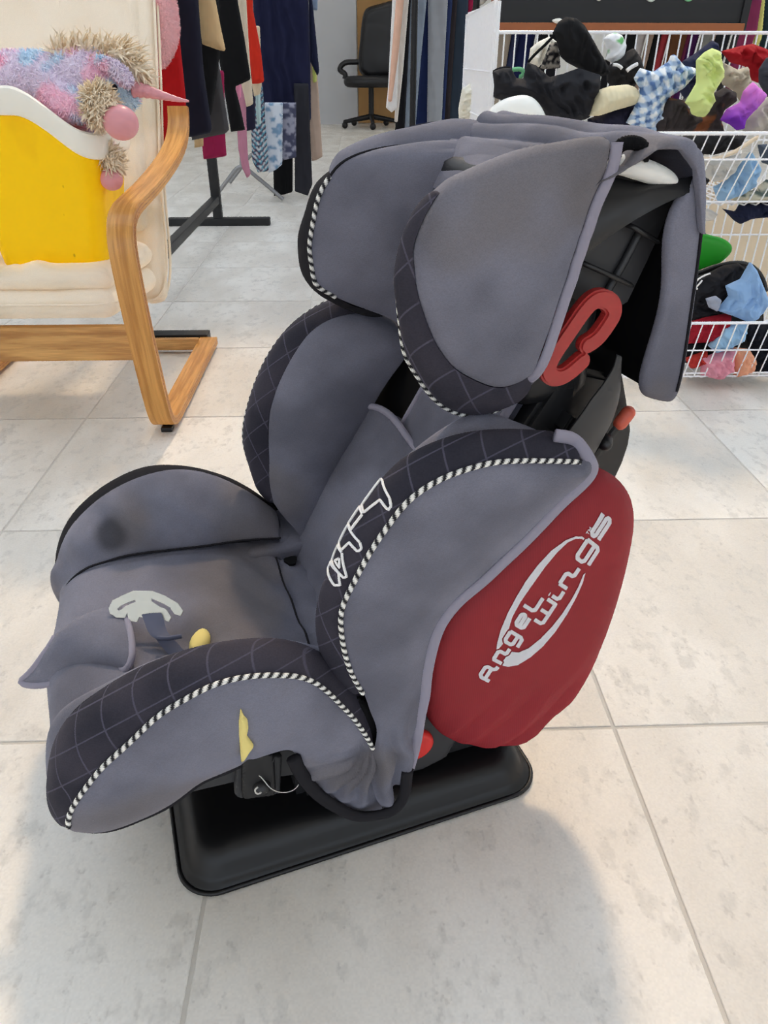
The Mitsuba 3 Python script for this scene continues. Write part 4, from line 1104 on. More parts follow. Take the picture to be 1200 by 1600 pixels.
def fur(tm, n, length, width, colfn, seed, lift=0.35, swirl=None):
    r = np.random.default_rng(seed)
    tri = r.choice(len(tm.faces), n, p=tm.area_faces / tm.area)
    b = r.dirichlet((1, 1, 1), n)
    p = (tm.triangles[tri] * b[:, :, None]).sum(1)
    nn = tm.face_normals[tri]
    g = r.normal(size=(n, 3))
    if swirl is not None:
        g = g * 0.5 + np.asarray(swirl)
    g -= nn * (g * nn).sum(1, keepdims=True)
    g /= np.linalg.norm(g, axis=1, keepdims=True) + 1e-9
    d = nn * lift + g * (1 - lift)
    d /= np.linalg.norm(d, axis=1, keepdims=True)
    side = np.cross(d, nn)
    side /= np.linalg.norm(side, axis=1, keepdims=True) + 1e-9
    Ls = length * r.uniform(0.6, 1.3, n)[:, None]
    a, c, e = p - side * width, p + side * width, p + d * Ls + nn * Ls * 0.1
    m = p + d * Ls * 0.55 + nn * Ls * 0.18
    V = np.stack([a, c, m + side * width * 0.8, m - side * width * 0.8, e], 1).reshape(-1, 3)
    k = np.arange(n)[:, None] * 5
    F = np.concatenate([k + [0, 1, 2], k + [0, 2, 3], k + [3, 2, 4]])
    col = np.repeat(colfn(p) * r.uniform(0.85, 1.12, (n, 1)), 5, axis=0)
    return V, F, np.clip(col, 0, 1)


def pastel(V):
    n1, n2 = meshkit.fbm(V * 15 + 3, 2, 4), meshkit.fbm(V * 13 + 11, 2, 9)
    a, b, c = (np.array(lin(*x)) for x in ((234, 190, 208), (190, 212, 228), (218, 206, 222)))
    w1 = np.clip((n1 - 0.47) / 0.08, 0, 1)[:, None]
    w2 = np.clip((n2 - 0.55) / 0.08, 0, 1)[:, None]
    x = a * (1 - w1) + c * w1
    return x * (1 - w2) + b * w2


_us = [(np.array([-1.02, 2.10, 0.82]), 0.085), (mm((-788, 2090, 830))[0], 0.082), (mm((-718, 2070, 833))[0], 0.075), (mm((-642, 2060, 849))[0], 0.070), (mm((-581, 2060, 849))[0], 0.052), (mm((-559, 2050, 823))[0], 0.033),
       (mm((-689, 1990, 807))[0], 0.040), (mm((-622, 1960, 800))[0], 0.028), (mm((-711, 2120, 761))[0], 0.045), (mm((-632, 2030, 708))[0], 0.028)]
_ub = blob(_us, [(0, 1), (1, 2), (2, 3), (3, 4), (4, 5), (2, 6), (6, 7), (2, 8), (8, 9)], 0.008)
put('plush_unicorn__body', _ub, 'tinted', smooth=True, color=pastel(np.array(_ub.vertices)))
_fv, _ff, _fc = fur(_ub, 16000, 0.013, 0.0013, pastel, 1)
put('plush_unicorn__fur', (_fv, _ff), 'tinted', smooth=False, color=_fc, kind='stuff')
cream = lambda p: np.tile(lin(226, 212, 188), (len(p), 1))
_mn = trimesh.creation.icosphere(3)
for q, r3, sw, n, ln in ((mm((-656, 2070, 907))[0], (0.065, 0.03, 0.016), (0.4, 0, 0.7), 420, 0.040), (mm((-563, 2060, 904))[0], (0.045, 0.025, 0.016), (0.8, -0.2, -0.1), 300, 0.038), (mm((-525, 2050, 873))[0], (0.022, 0.02, 0.02), (0.5, -0.2, -0.7), 160, 0.036)):
    e = _mn.copy()
    e.apply_scale(r3)
    e.apply_translation(q)
    v, f, c = fur(e, n, ln, 0.0026, cream, 5, 0.4, sw)
    b = np.array(e.vertices)
    put('plush_unicorn__mane', (np.vstack([b, v]), np.vstack([e.faces, f + len(b)])), 'tinted', smooth=False, color=np.vstack([cream(b) * 0.9, c]), kind='stuff', label='shaggy cream mane')
for (q, r), (tq, tr) in (((mm((-551, 1930, 771))[0], 0.037), (mm((-593, 1945, 804))[0], 0.037)), ((mm((-614, 1990, 643))[0], 0.026), (mm((-609, 2000, 685))[0], 0.026))):
    e = trimesh.creation.icosphere(4)
    v = e.vertices * r * (1 + 0.10 * e.vertices[:, :1]) * [1.08, 1, 1.0] + q
    put('plush_unicorn__hoof', mesh(v, e.faces), 'pink_vinyl', smooth=True, label='shiny pink hoof')
    s_ = trimesh.creation.icosphere(3)
    s_.apply_scale([tr * 0.75, tr * 0.8, tr])
    s_.apply_translation(tq)
    fv, ff, fc = fur(s_, 1100 if r > 0.03 else 600, 0.026, 0.0022, cream, 8, 0.45, (0.3, -0.2, -0.3))
    b = np.array(s_.vertices)
    put('plush_unicorn__hoof_tuft', (np.vstack([b, fv]), np.vstack([s_.faces, ff + len(b)])), 'tinted', smooth=False, color=np.vstack([cream(b) * 0.85, fc]), kind='stuff')
_hp = curve(mm((-534, 2030, 836), (-508, 2030, 832), (-478, 2030, 825), (-445, 2030, 817), (-404, 2030, 810)), 40)
_hr = np.linspace(0.0185, 0.0025, 40) * (1 + 0.05 * np.sin(np.arange(40) * 1.4))
put('plush_unicorn__horn', tube(_hp, _hr, 14), 'pink_vinyl', smooth=True, label='twisted pink horn')
_er = pillow(curve(mm((-599, 2000, 897), (-563, 2000, 893), (-537, 2000, 877), (-525, 2000, 855), (-530, 2000, 843), (-550, 2000, 848), (-572, 2000, 871), (-591, 2000, 882))[:, [0, 2]], 50, close=True), 0.005, lambda d: -dome(0.012, 0.012)(d), lambda d: dome(0.012, 0.01)(d), (0, 2, 1), 1.995)
put('plush_unicorn__ear', _er, 'tinted', smooth=True, color=pastel(_er[0] + 0.05))
_et = trimesh.Trimesh(*_er)
_fv, _ff, _fc = fur(_et, 1500, 0.011, 0.0013, lambda p: pastel(p + 0.05), 6)
put('plush_unicorn__ear__fur', (_fv, _ff), 'tinted', smooth=False, color=_fc, kind='stuff')
put('plush_unicorn__eye', ball(0.0085, mm((-569, 1998, 839))[0], 20), 'eye', smooth=True)
# pale pink soft toy behind the chair back
_pp = pillow(curve(mm((-600, 2740, 1158), (-561, 2740, 1119), (-552, 2740, 1048), (-552, 2740, 983), (-568, 2740, 929), (-597, 2740, 888), (-620, 2740, 871), (-642, 2740, 881), (-641, 2740, 983))[:, [0, 2]], 70, close=True), 0.01, lambda d: -dome(0.05, 0.045)(d), lambda d: dome(0.05, 0.04)(d), (0, 2, 1), 2.76)
note('pink_soft_toy', 'pale pink furry soft toy hanging behind the armchair back', 'soft toy')
_pt = trimesh.Trimesh(*_pp)
pk = lambda p: tint(p, (232, 186, 190), 0.06, 3)
put('pink_soft_toy__body', _pp, 'tinted', smooth=True, color=pk(_pp[0]))
_fv, _ff, _fc = fur(_pt, 7000, 0.009, 0.0012, pk, 2)
put('pink_soft_toy__fur', (_fv, _ff), 'tinted', smooth=False, color=_fc, kind='stuff')

# ---------------------------------------------------------------- black clothes rack along the left
note('clothes_rack', 'black steel clothes rack with T-shaped feet behind the armchair', 'clothes rack')
for y in (2.63, 4.88):
    put('clothes_rack__foot_bar', rbox((-1.19, y - 0.03, 0.0), (-0.555, y + 0.03, 0.045), 0.004), 'steel_black')
    yu = y if y > 4 else 3.02
    put('clothes_rack__upright', rbox((-0.905, yu - 0.025, 0.04 if y > 4 else 0.13), (-0.85, yu + 0.025, 1.72), 0.004), 'steel_black')
put('clothes_rack__low_rail', rbox((-0.90, 2.65, 0.13), (-0.855, 4.86, 0.175), 0.004), 'steel_black')
put('clothes_rack__top_rail', tube(mm((-878, 3000, 1715), (-878, 4890, 1715)), 0.016, 12), 'steel_black', smooth=40)
# folding rack behind it
note('folding_rack', 'grey folding tube rack carrying the long navy dress', 'clothes rack')
for y in (5.75, 6.6):
    put('folding_rack__leg_tube', tube(mm((-1060, y * 1000, 15), (-960, y * 1000, 122), (-880, y * 1000, 208), (-860, y * 1000, 225), (-835, y * 1000, 234), (-812, y * 1000, 232), (-790, y * 1000, 220), (-770, y * 1000, 203), (-650, y * 1000, 104), (-545, y * 1000, 15)), 0.014, 8), 'steel_grey', smooth=True)
    put('folding_rack__upright', tube(mm((-830, y * 1000, 230), (-620, y * 1000, 1800)), 0.013, 8), 'steel_grey', smooth=True)
put('folding_rack__top_rail', tube(mm((-620, 5700, 1800), (-620, 6700, 1800)), 0.014, 8), 'steel_grey', smooth=True)



def hung(name, poly, col, label, cat='clothing', amp=0.012, f=60, seed=0, thick=0.022, h=0.014, pattern=None, var=0.08):
    cloth(name, poly, col, label, cat, thick=thick, amp=amp, f=f, seed=seed, h=h, mode='folds', pattern=pattern, var=var)


hung('red_dress', mm((-651, 3000, 1373), (-578, 3000, 1374), (-598, 3000, 1062), (-603, 3000, 917), (-606, 3000, 783), (-626, 3000, 615), (-782, 3000, 615)), (168, 22, 26), 'red dress hanging just behind the armchair back', 'dress', seed=1)
hung('navy_coat', mm((-652, 3200, 1405), (-535, 3200, 1406), (-559, 3200, 1073), (-568, 3200, 858), (-561, 3200, 671), (-566, 3200, 651), (-642, 3200, 636), (-766, 3200, 634)), (28, 28, 42), 'dark navy coat beside the red dress', 'coat', seed=2)
hung('black_jacket', mm((-651, 3380, 1434), (-498, 3380, 1435), (-520, 3380, 961), (-548, 3380, 834), (-590, 3380, 700), (-744, 3380, 700)), (20, 20, 22), 'black jacket hanging behind the tan sleeve', 'jacket', seed=3)
hung('charcoal_skirt', mm((-648, 3450, 1004), (-559, 3450, 941), (-545, 3450, 839), (-540, 3450, 730), (-534, 3450, 641), (-552, 3450, 627), (-625, 3450, 615), (-694, 3450, 603), (-687, 3450, 765)), (66, 64, 66), 'charcoal grey skirt below the tan sleeve', 'skirt', seed=4)
hung('tan_blouse', mm((-552, 3300, 1422), (-491, 3300, 1422), (-513, 3300, 1079), (-504, 3300, 996), (-493, 3300, 919), (-517, 3300, 921), (-580, 3300, 941), (-584, 3300, 1040)), (196, 166, 124), 'tan sleeve with a wide straight cuff', 'top', seed=5, f=40, amp=0.008)
hung('black_coat', mm((-575, 3900, 1517), (-492, 3900, 1517), (-511, 3900, 1111), (-495, 3900, 971), (-481, 3900, 813), (-518, 3900, 798), (-557, 3900, 785), (-542, 3900, 708), (-528, 3900, 607), (-596, 3900, 599), (-606, 3900, 747), (-620, 3900, 922)), (18, 18, 20), 'long black coat right of the tan sleeve', 'coat', seed=6)
hung('cream_cardigan', mm((-501, 4100, 1549), (-454, 4100, 1549), (-497, 4100, 1122), (-504, 4100, 890), (-504, 4100, 703), (-539, 4100, 692), (-554, 4100, 790), (-535, 4100, 1122)), (205, 190, 168), 'cream cardigan sleeve between the black coat and the orange red top', 'cardigan', seed=7, amp=0.008)
hung('orange_red_shirt', mm((-491, 4300, 1581), (-451, 4300, 1581), (-493, 4300, 1097), (-469, 4300, 925), (-464, 4300, 793), (-494, 4300, 785), (-526, 4300, 785), (-529, 4300, 889), (-524, 4300, 1133)), (190, 44, 28), 'orange red top beside the navy pleated dress', 'top', seed=8, amp=0.008)
hung('beige_blouse', mm((-516, 4360, 1032), (-472, 4360, 1032), (-484, 4360, 786), (-495, 4360, 737), (-529, 4360, 726), (-537, 4360, 783)), (206, 188, 160), 'beige cuff hanging below the orange red top', 'blouse', seed=9, amp=0.006)
hung('pink_shirt', mm((-560, 4000, 972), (-525, 4000, 972), (-547, 4000, 735), (-569, 4000, 724), (-571, 4000, 787)), (222, 140, 168), 'small pink hem showing under the long black coat', 'top', seed=10, amp=0.006)
hung('magenta_skirt', mm((-683, 3750, 850), (-577, 3750, 850), (-601, 3750, 595), (-604, 3750, 511), (-658, 3750, 503), (-712, 3750, 498), (-711, 3750, 575)), (140, 30, 70), 'magenta skirt hem under the charcoal skirt', 'skirt', seed=11)
hung('beige_dress', mm((-688, 3600, 852), (-640, 3600, 852), (-677, 3600, 565), (-717, 3600, 560)), (190, 160, 120), 'beige hem beside the magenta skirt', 'top', seed=12, amp=0.006)
hung('pink_scarf', mm((-642, 4500, 811), (-585, 4500, 811), (-604, 4500, 509), (-607, 4500, 413), (-599, 4500, 341), (-623, 4500, 318), (-646, 4500, 374), (-657, 4500, 471)), (178, 120, 140), 'dusty pink scarf with a pointed end', 'scarf', seed=13, amp=0.008)
hung('navy_shirt', mm((-635, 4620, 838), (-546, 4620, 839), (-568, 4620, 556), (-645, 4620, 543)), (34, 34, 54), 'dark navy hem beside the dusty pink scarf', 'top', seed=14, amp=0.008)
hung('aqua_shirt', mm((-555, 4720, 897), (-527, 4720, 897), (-545, 4720, 574), (-571, 4720, 571)), (176, 200, 200), 'pale aqua strip of a shirt left of the navy pleated dress', 'shirt', seed=15, amp=0.004)
hung('pleated_dress', mm((-642, 5900, 1952), (-242, 5900, 1955), (-305, 5900, 1220), (-310, 5900, 878), (-324, 5900, 521), (-353, 5900, 500), (-490, 5900, 501), (-602, 5900, 517), (-676, 5900, 557), (-657, 5900, 667), (-663, 5900, 859), (-675, 5900, 1149)), (30, 32, 58), 'long navy pleated dress', 'dress', seed=16, amp=0.04, f=80, thick=0.04)
hung('navy_jacket', mm((-286, 6020, 1976), (-239, 6020, 1977), (-285, 6020, 1227), (-267, 6020, 972), (-257, 6020, 812), (-272, 6020, 785), (-321, 6020, 877)), (30, 34, 58), 'narrow navy sleeve at the right edge of the navy pleated dress', 'jacket', seed=17, amp=0.008)
hung('blue_shirt', mm((-267, 6300, 2027), (-212, 6300, 2027), (-265, 6300, 1179), (-301, 6300, 1186)), (128, 142, 166), 'grey blue shirt hem at the right edge of the folding rack', 'shirt', seed=18, amp=0.004)
hung('beige_trousers', mm((-351, 6120, 1086), (-293, 6120, 1086), (-274, 6120, 739), (-262, 6120, 258), (-307, 6120, 236), (-346, 6120, 227), (-356, 6120, 494)), (188, 164, 148), 'beige trousers at the right end of the folding rack', 'trousers', seed=19, amp=0.012)
hung('yellow_shirt', mm((-310, 6060, 1121), (-279, 6060, 1121), (-280, 6060, 749), (-307, 6060, 741)), (206, 214, 120), 'pale yellow green hem above the beige trousers', 'top', seed=20, amp=0.004)
hung('zigzag_skirt', mm((-696, 5550, 754), (-612, 5550, 754), (-612, 5550, 358), (-614, 5550, 230), (-690, 5550, 219), (-722, 5550, 299)), (90, 90, 110), 'teal and purple zigzag skirt beside the dusty pink scarf', 'skirt', seed=21, pattern=zigzag, h=0.012)
hung('white_skirt', mm((-620, 5650, 640), (-495, 5650, 640), (-527, 5650, 259), (-579, 5650, 222), (-626, 5650, 206), (-626, 5650, 368)), (196, 204, 216), 'white and blue skirt between two patterned skirts', 'skirt', seed=22, pattern=spotted((206, 212, 222), (120, 150, 180), 30, 0.56, 3))
hung('patterned_skirt', mm((-527, 5720, 637), (-410, 5720, 637), (-431, 5720, 296), (-536, 5720, 276)), (90, 90, 110), 'blue grey patterned skirt left of the charcoal trousers', 'skirt', seed=23, pattern=spotted((72, 74, 96), (150, 150, 166), 34, 0.5, 5))
hung('black_trousers', mm((-605, 5980, 585), (-454, 5980, 584), (-494, 5980, 32), (-559, 5980, 14), (-637, 5980, 5)), (18, 18, 20), 'black trousers reaching the floor under the patterned skirts', 'trousers', seed=24)
hung('charcoal_trousers', mm((-429, 5850, 746), (-328, 5850, 746), (-333, 5850, 307), (-334, 5850, 103), (-372, 5850, 24), (-465, 5850, 55)), (44, 44, 50), 'charcoal wide trousers under the navy pleated dress', 'trousers', seed=25, f=80)

# trousers on the rack to the right
note('trouser_rack', 'black clothes rack carrying the jeans and trousers near the office chair', 'clothes rack')
put('trouser_rack__top_rail', tube(mm((330, 4850, 1700), (760, 5600, 1700)), 0.015, 10), 'steel_black', smooth=40)
for x, y in ((330, 4850), (760, 5600)):
    put('trouser_rack__upright', tube(mm((x, y, 40), (x, y, 1700)), 0.018, 10), 'steel_black', smooth=40)
    put('trouser_rack__foot_bar', rbox((x / 1000 - 0.03, y / 1000 - 0.25, 0.0), (x / 1000 + 0.03, y / 1000 + 0.25, 0.045), 0.004), 'steel_black')
hung('white_trousers', mm((192, 5000, 1722), (273, 5000, 1722), (267, 5000, 1173), (255, 5000, 992), (244, 5000, 636), (213, 5000, 616), (178, 5000, 643), (190, 5000, 736), (213, 5000, 1173)), (228, 224, 220), 'white trousers nearest the office chair', 'trousers', seed=31, amp=0.008)
hung('peach_trousers', mm((216, 4920, 1709), (275, 4920, 1709), (274, 4920, 1169), (245, 4920, 898), (209, 4920, 673), (187, 4920, 680), (208, 4920, 929), (231, 4920, 1169)), (222, 178, 154), 'peach trousers in front of the white trousers', 'trousers', seed=32, amp=0.008)
hung('cream_trousers', mm((263, 5060, 1732), (310, 5060, 1732), (311, 5060, 1176), (283, 5060, 833), (252, 5060, 557), (232, 5060, 564), (252, 5060, 898)), (216, 206, 196), 'cream trousers between the peach and the light denim pairs', 'trousers', seed=33, amp=0.008)
hung('black_leggings', mm((273, 5120, 1742), (321, 5120, 1742), (326, 5120, 1180), (313, 5120, 832), (299, 5120, 507), (239, 5120, 507), (271, 5120, 832)), (20, 20, 24), 'black leggings beside the cream trousers', 'trousers', seed=34, amp=0.008)
hung('light_jeans', mm((306, 5160, 1748), (413, 5160, 1749), (421, 5160, 1182), (393, 5160, 865), (370, 5160, 503), (277, 5160, 503), (304, 5160, 865)), (132, 142, 154), 'pale blue grey jeans', 'trousers', seed=35)
hung('blue_trousers', mm((387, 5270, 1767), (436, 5270, 1767), (450, 5270, 1062), (456, 5270, 513), (374, 5270, 513), (401, 5270, 864)), (28, 40, 78), 'dark blue trousers between the pale jeans and the light grey trousers', 'trousers', seed=36, amp=0.008)
hung('grey_trousers', mm((411, 5220, 1759), (534, 5220, 1760), (551, 5220, 1186), (544, 5220, 831), (542, 5220, 517), (448, 5220, 517), (440, 5220, 996)), (148, 150, 154), 'light grey trousers in the middle of the trouser rack', 'trousers', seed=37)
hung('navy_jeans', mm((530, 5320, 1776), (566, 5320, 1776), (589, 5320, 1191), (577, 5320, 864), (569, 5320, 524), (535, 5320, 524)), (36, 48, 84), 'narrow navy jeans beside the light grey trousers', 'trousers', seed=38, amp=0.008)
hung('brown_trousers', mm((560, 5370, 1785), (600, 5370, 1785), (625, 5370, 1194), (615, 5370, 863), (608, 5370, 520), (566, 5370, 520)), (44, 38, 40), 'dark brown trousers between the navy and the slate jeans', 'trousers', seed=39, amp=0.008)
hung('slate_jeans', mm((591, 5420, 1793), (675, 5420, 1793), (698, 5420, 1197), (703, 5420, 863), (707, 5420, 517), (605, 5420, 517), (613, 5420, 863)), (48, 58, 70), 'dark slate jeans next to the white wire panel', 'trousers', seed=40)
hung('magenta_blouse', mm((645, 5470, 1801), (707, 5470, 1802), (742, 5470, 1174), (721, 5470, 1128), (698, 5470, 1118)), (150, 30, 66), 'magenta hem above the slate jeans', 'blouse', seed=41, amp=0.006)
hung('floral_blouse', mm((706, 5520, 1810), (792, 5520, 1811), (831, 5520, 1203), (809, 5520, 1183), (754, 5520, 1160)), (140, 132, 124), 'grey floral hem above the white wire panel', 'blouse', seed=42, amp=0.006, pattern=spotted((128, 120, 112), (196, 188, 176), 40, 0.5, 8))

# ---------------------------------------------------------------- office chair by the plywood board, far back
note('office_chair', 'black leather office chair by the plywood board at the far end', 'office chair')
_ob = mm((107, 12600, 1359), (163, 12600, 1480), (328, 12600, 1533), (784, 12600, 1542), (801, 12600, 650), (496, 12600, 633), (181, 12600, 633), (59, 12600, 714), (43, 12600, 891), (75, 12600, 1128))
put('office_chair__backrest', pillow(curve(_ob[:, [0, 2]], 80, close=True), 0.03, lambda d: -dome(0.08, 0.10)(d), lambda d: dome(0.08, 0.05)(d), (0, 2, 1), 12.6, crumple(3, 0.02, 4)), 'leather', smooth=True)
put('office_chair__seat', pillow(curve(mm((-169, 11163, 620), (41, 13210, 620), (392, 11775, 620), (711, 11168, 620), (486, 7595, 620), (244, 7334, 620), (21, 7599, 620), (-103, 8343, 620))[:, :2] * [1, 0] + np.column_stack([np.zeros(8), [12.0, 12.5, 12.6, 12.6, 11.9, 11.85, 11.85, 11.9]]), 60, close=True), 0.03, dome(0.08, 0.07), lambda d: -dome(0.08, 0.07)(d), (0, 1, 2), 0.60), 'leather', smooth=True)
put('office_chair__armrest', tube(curve(mm((41, 12200, 845), (-96, 12200, 837), (-188, 12200, 806), (-226, 12200, 744), (-182, 12200, 712), (-166, 12200, 626)), 40), 0.035, 8), 'leather', smooth=True)
_oc = mm((222, 12300, 413))[0]
put('office_chair__gas_lift', tube(np.array([[_oc[0], 12.3, 0.12], [_oc[0], 12.3, 0.56]]), 0.04, 10), 'steel_black', smooth=40)
for k in range(5):
    a = math.radians(200 + 72 * k)
    tip = np.array([_oc[0] + 0.42 * math.cos(a), 12.3 + 0.42 * math.sin(a), 0.09])
    put('office_chair__base_leg', capsule((_oc[0], 12.3, 0.15), tip, 0.04, 0.025, 10), 'steel_black', smooth=40)
    put('office_chair__caster', ball(0.045, tip - [0, 0, 0.045], 12), 'steel_black', smooth=True)
put('plywood_board', rbox((0.035, 12.97, 0.02), (1.35, 13.0, 2.3), 0.004), 'plywood', label='tall plywood board behind the office chair', cat='board')

# ---------------------------------------------------------------- blackboard
note('blackboard', 'blackboard with a brown wooden frame behind the wire baskets', 'blackboard')
_b0, _b1 = mm((588, 3600, 1016), (1589, 3600, 1020))
put('blackboard__panel', rbox((_b0[0] + 0.01, 3.605, 1.01), (_b1[0] + 0.03, 3.62, 1.52), 0.002), 'board_black')
put('blackboard__frame_rail', rbox((_b0[0], 3.59, 0.988), (_b1[0] + 0.035, 3.625, 1.022), 0.003), 'dark_wood', label='brown wooden frame rail')
put('blackboard__frame_rail', rbox((_b0[0], 3.59, 1.50), (_b1[0] + 0.035, 3.625, 1.535), 0.003), 'dark_wood')
for x in (_b0[0] - 0.03, _b1[0] + 0.012):
    put('blackboard__frame_side', rbox((x + 0.002, 3.592, 0.985), (x + 0.032, 3.623, 1.535), 0.003), 'dark_wood' if x < 1 else 'board_black')
    put('blackboard__leg', tube(np.array([[x + 0.017, 3.64, 0.99], [x + 0.017, 3.85, 0.01]]), 0.014, 8), 'steel_black', smooth=40)
for q, m_ in ((mm((1190, 3602, 1117), (1207, 3602, 1098), (1223, 3602, 1098), (1232, 3602, 1117)), 'chalk'), (mm((1347, 3602, 1113), (1361, 3602, 1100), (1379, 3602, 1100), (1387, 3602, 1115)), 'chalk_green'), (mm((981, 3602, 1121), (998, 3602, 1099), (1010, 3602, 1106)), 'chalk')):
    put('blackboard__chalk_mark', tube(curve(q, 16), 0.004, 5), m_, smooth=True)
put('paper_scrap', pillow(curve(mm((809, 3580, 1029), (824, 3580, 1035), (851, 3580, 1033), (857, 3580, 1022), (831, 3580, 1018))[:, [0, 2]], 24, close=True), 0.006, lambda d: -dome(0.01, 0.008)(d), lambda d: 0.004 + 0 * d, (0, 2, 1), 3.58), 'white_plastic', smooth=True, label='small white scrap lying on the blackboard frame', cat='scrap')

# hanging clothes seen between the basket wires and beside the blackboard
hung('wine_coat', mm((1617, 3900, 1530), (1714, 3900, 1531), (1814, 3900, 1118), (1824, 3900, 999), (1805, 3900, 915), (1759, 3900, 746), (1728, 3900, 746), (1723, 3900, 1023), (1721, 3900, 1118)), (120, 44, 76), 'wine red coat hanging right of the blackboard', 'coat', seed=51)
hung('yellow_scarf', mm((1724, 3960, 1541), (1757, 3960, 1541), (1857, 3960, 1121), (1883, 3960, 976), (1858, 3960, 900), (1840, 3960, 1000), (1830, 3960, 1121)), (196, 190, 110), 'pale yellow scarf beside the wine red coat', 'scarf', seed=52, amp=0.006)
hung('teal_dress', mm((1767, 4020, 1550), (1889, 4020, 1551), (2049, 4020, 977), (2018, 4020, 822), (1917, 4020, 822), (1904, 4020, 1002)), (34, 50, 56), 'dark teal dress at the right edge behind the baskets', 'dress', seed=53)
_row = [(768, 798, (150, 138, 124), 'taupe coat hem behind the wire basket, next to the white panel', 'coat'), (796, 812, (44, 50, 80), 'slate blue hem behind the basket wires', 'dress'), (808, 838, (26, 34, 72), 'dark blue dress hem behind the left basket wires', 'dress'), (838, 880, (24, 24, 28), 'black coat hem behind the black bag', 'coat'),
        (955, 996, (24, 24, 26), 'black hem left of the pale grey shirt', 'coat'), (994, 1012, (206, 200, 198), 'pale grey shirt hem behind the basket wires', 'shirt'), (1010, 1020, (150, 128, 112), 'taupe hem beside the pale grey shirt', 'top'), (1018, 1034, (22, 22, 24), 'black hem between taupe and coral hems', 'coat'),
        (1032, 1048, (170, 60, 66), 'coral red hem behind the basket wires', 'dress'), (1046, 1072, (92, 58, 34), 'brown coat hem behind the basket wires', 'coat'), (1068, 1080, (96, 34, 62), 'plum hem beside the purple one', 'top'), (1078, 1096, (70, 30, 80), 'purple hem behind the basket wires', 'dress'),
        (1094, 1112, (128, 128, 122), 'grey green hem right of the purple one', 'top'), (1110, 1120, (190, 170, 156), 'narrow beige hem behind the lime green shirt', 'top'), (1118, 1146, (40, 42, 48), 'dark grey coat hem left of the wine red coat', 'coat')]
_px0, _px1 = mm((435, 4050, 975), (1956, 4050, 977))
for k, (a, b, c, lab, cat) in enumerate(_row):
    xa, xb = (_px0[0] + (_px1[0] - _px0[0]) * (x - 700) / 500 for x in (a, b))
    sh = 0.09
    hung('hanging_' + {'top': 'blouse'}.get(cat, cat), np.array([(xa + sh, 4.05 + 0.02 * (k % 3), 1.35), (xb + sh, 4.05 + 0.02 * (k % 3), 1.35), (xb, 4.05 + 0.02 * (k % 3), 1.0), (xb - 0.05, 4.05 + 0.02 * (k % 3), 0.55), (xa - 0.05, 4.05 + 0.02 * (k % 3), 0.55), (xa, 4.05 + 0.02 * (k % 3), 1.0)]), c, lab, cat, seed=60 + k, amp=0.01, f=50)
note('long_rack', 'long steel clothes rail behind the blackboard', 'clothes rack')
put('long_rack__top_rail', tube(mm((560, 4060, 1350), (2300, 4060, 1350)), 0.014, 10), 'steel_black', smooth=40)
for x in (560, 2300):
    put('long_rack__upright', tube(mm((x, 4060, 0), (x, 4060, 1350)), 0.016, 10), 'steel_black', smooth=40)

# ---------------------------------------------------------------- white wire baskets
note('wire_basket', 'white wire basket stand with two tiers heaped with clothes', 'wire basket')


def wire(key, p, r=0.0022, s=6, m='white_paint'):
    put(key, tube(np.array(p, float), r, s), m, smooth=40)


BX0, BX1 = 0.46, 1.78
for zf, yf, zb, yb, mids in ((0.733, 2.10, 0.548, 2.215, (0.36,)), (0.230, 2.10, 0.042, 2.15, (0.5, 0.94))):
    rk = 'wire_basket__rim'
    put(rk, tube(np.array([[BX0, yf, zf], [BX1, yf, zf]]), 0.0046, 8), 'white_paint', smooth=40)
    xs = np.arange(BX0 + 0.01, BX1, 0.0345)
    for x in xs:
        p0, p1 = np.array([x, yf, zf]), np.array([x, yb, zb])
        wire('wire_basket__wire', [p0, p0 * 0.5 + p1 * 0.5, p1, [x, yb + 0.02, zb - 0.012], [x, 2.74, zb - 0.02]], 0.0021)
    for t in mids + (1.0,):
        wire('wire_basket__cross_wire', [[BX0, yf + (yb - yf) * t + 0.003, zf + (zb - zf) * t], [BX1, yf + (yb - yf) * t + 0.003, zf + (zb - zf) * t]], 0.0026)
    for y in (2.35, 2.5, 2.65):
        wire('wire_basket__cross_wire', [[BX0, y, zb - 0.024], [BX1, y, zb - 0.024]], 0.0024)
for x in np.arange(0.475, BX1, 0.0355):
    wire('wire_basket__back_wire', [[x, 2.75, 0.03], [x, 2.75, 0.967]], 0.0027)
put('wire_basket__back_rim', tube(mm((440, 2750, 968), (1790, 2750, 968)), 0.0052, 8), 'white_paint', smooth=40)
for z in (0.03, 0.35, 0.66):
    wire('wire_basket__back_cross_wire', [[0.44, 2.753, z], [1.79, 2.753, z]], 0.003)
for y, z in ((2.75, 1.05), (2.12, 0.75)):
    for x in (0.45, 1.785):
        put('wire_basket__post', tube(np.array([[x, y, 0.0], [x, y, z]]), 0.0075, 8), 'white_paint', smooth=40)
note('wire_screen', 'white wire side screen standing left of the clothes baskets', 'wire screen')
put('wire_screen__frame_bar', tube(mm((445, 2770, 0), (445, 2770, 1052), (441, 3440, 1040), (441, 3440, 0)), 0.006, 8), 'white_paint', smooth=40)
for y in np.arange(2.795, 3.44, 0.021):
    wire('wire_screen__wire', [[0.444, y, 0.03], [0.444, y, 1.048]], 0.0030)
for z in (0.03, 0.72, 0.86):
    wire('wire_screen__cross_wire', [[0.441, 2.77, z], [0.441, 3.44, z]], 0.0024)

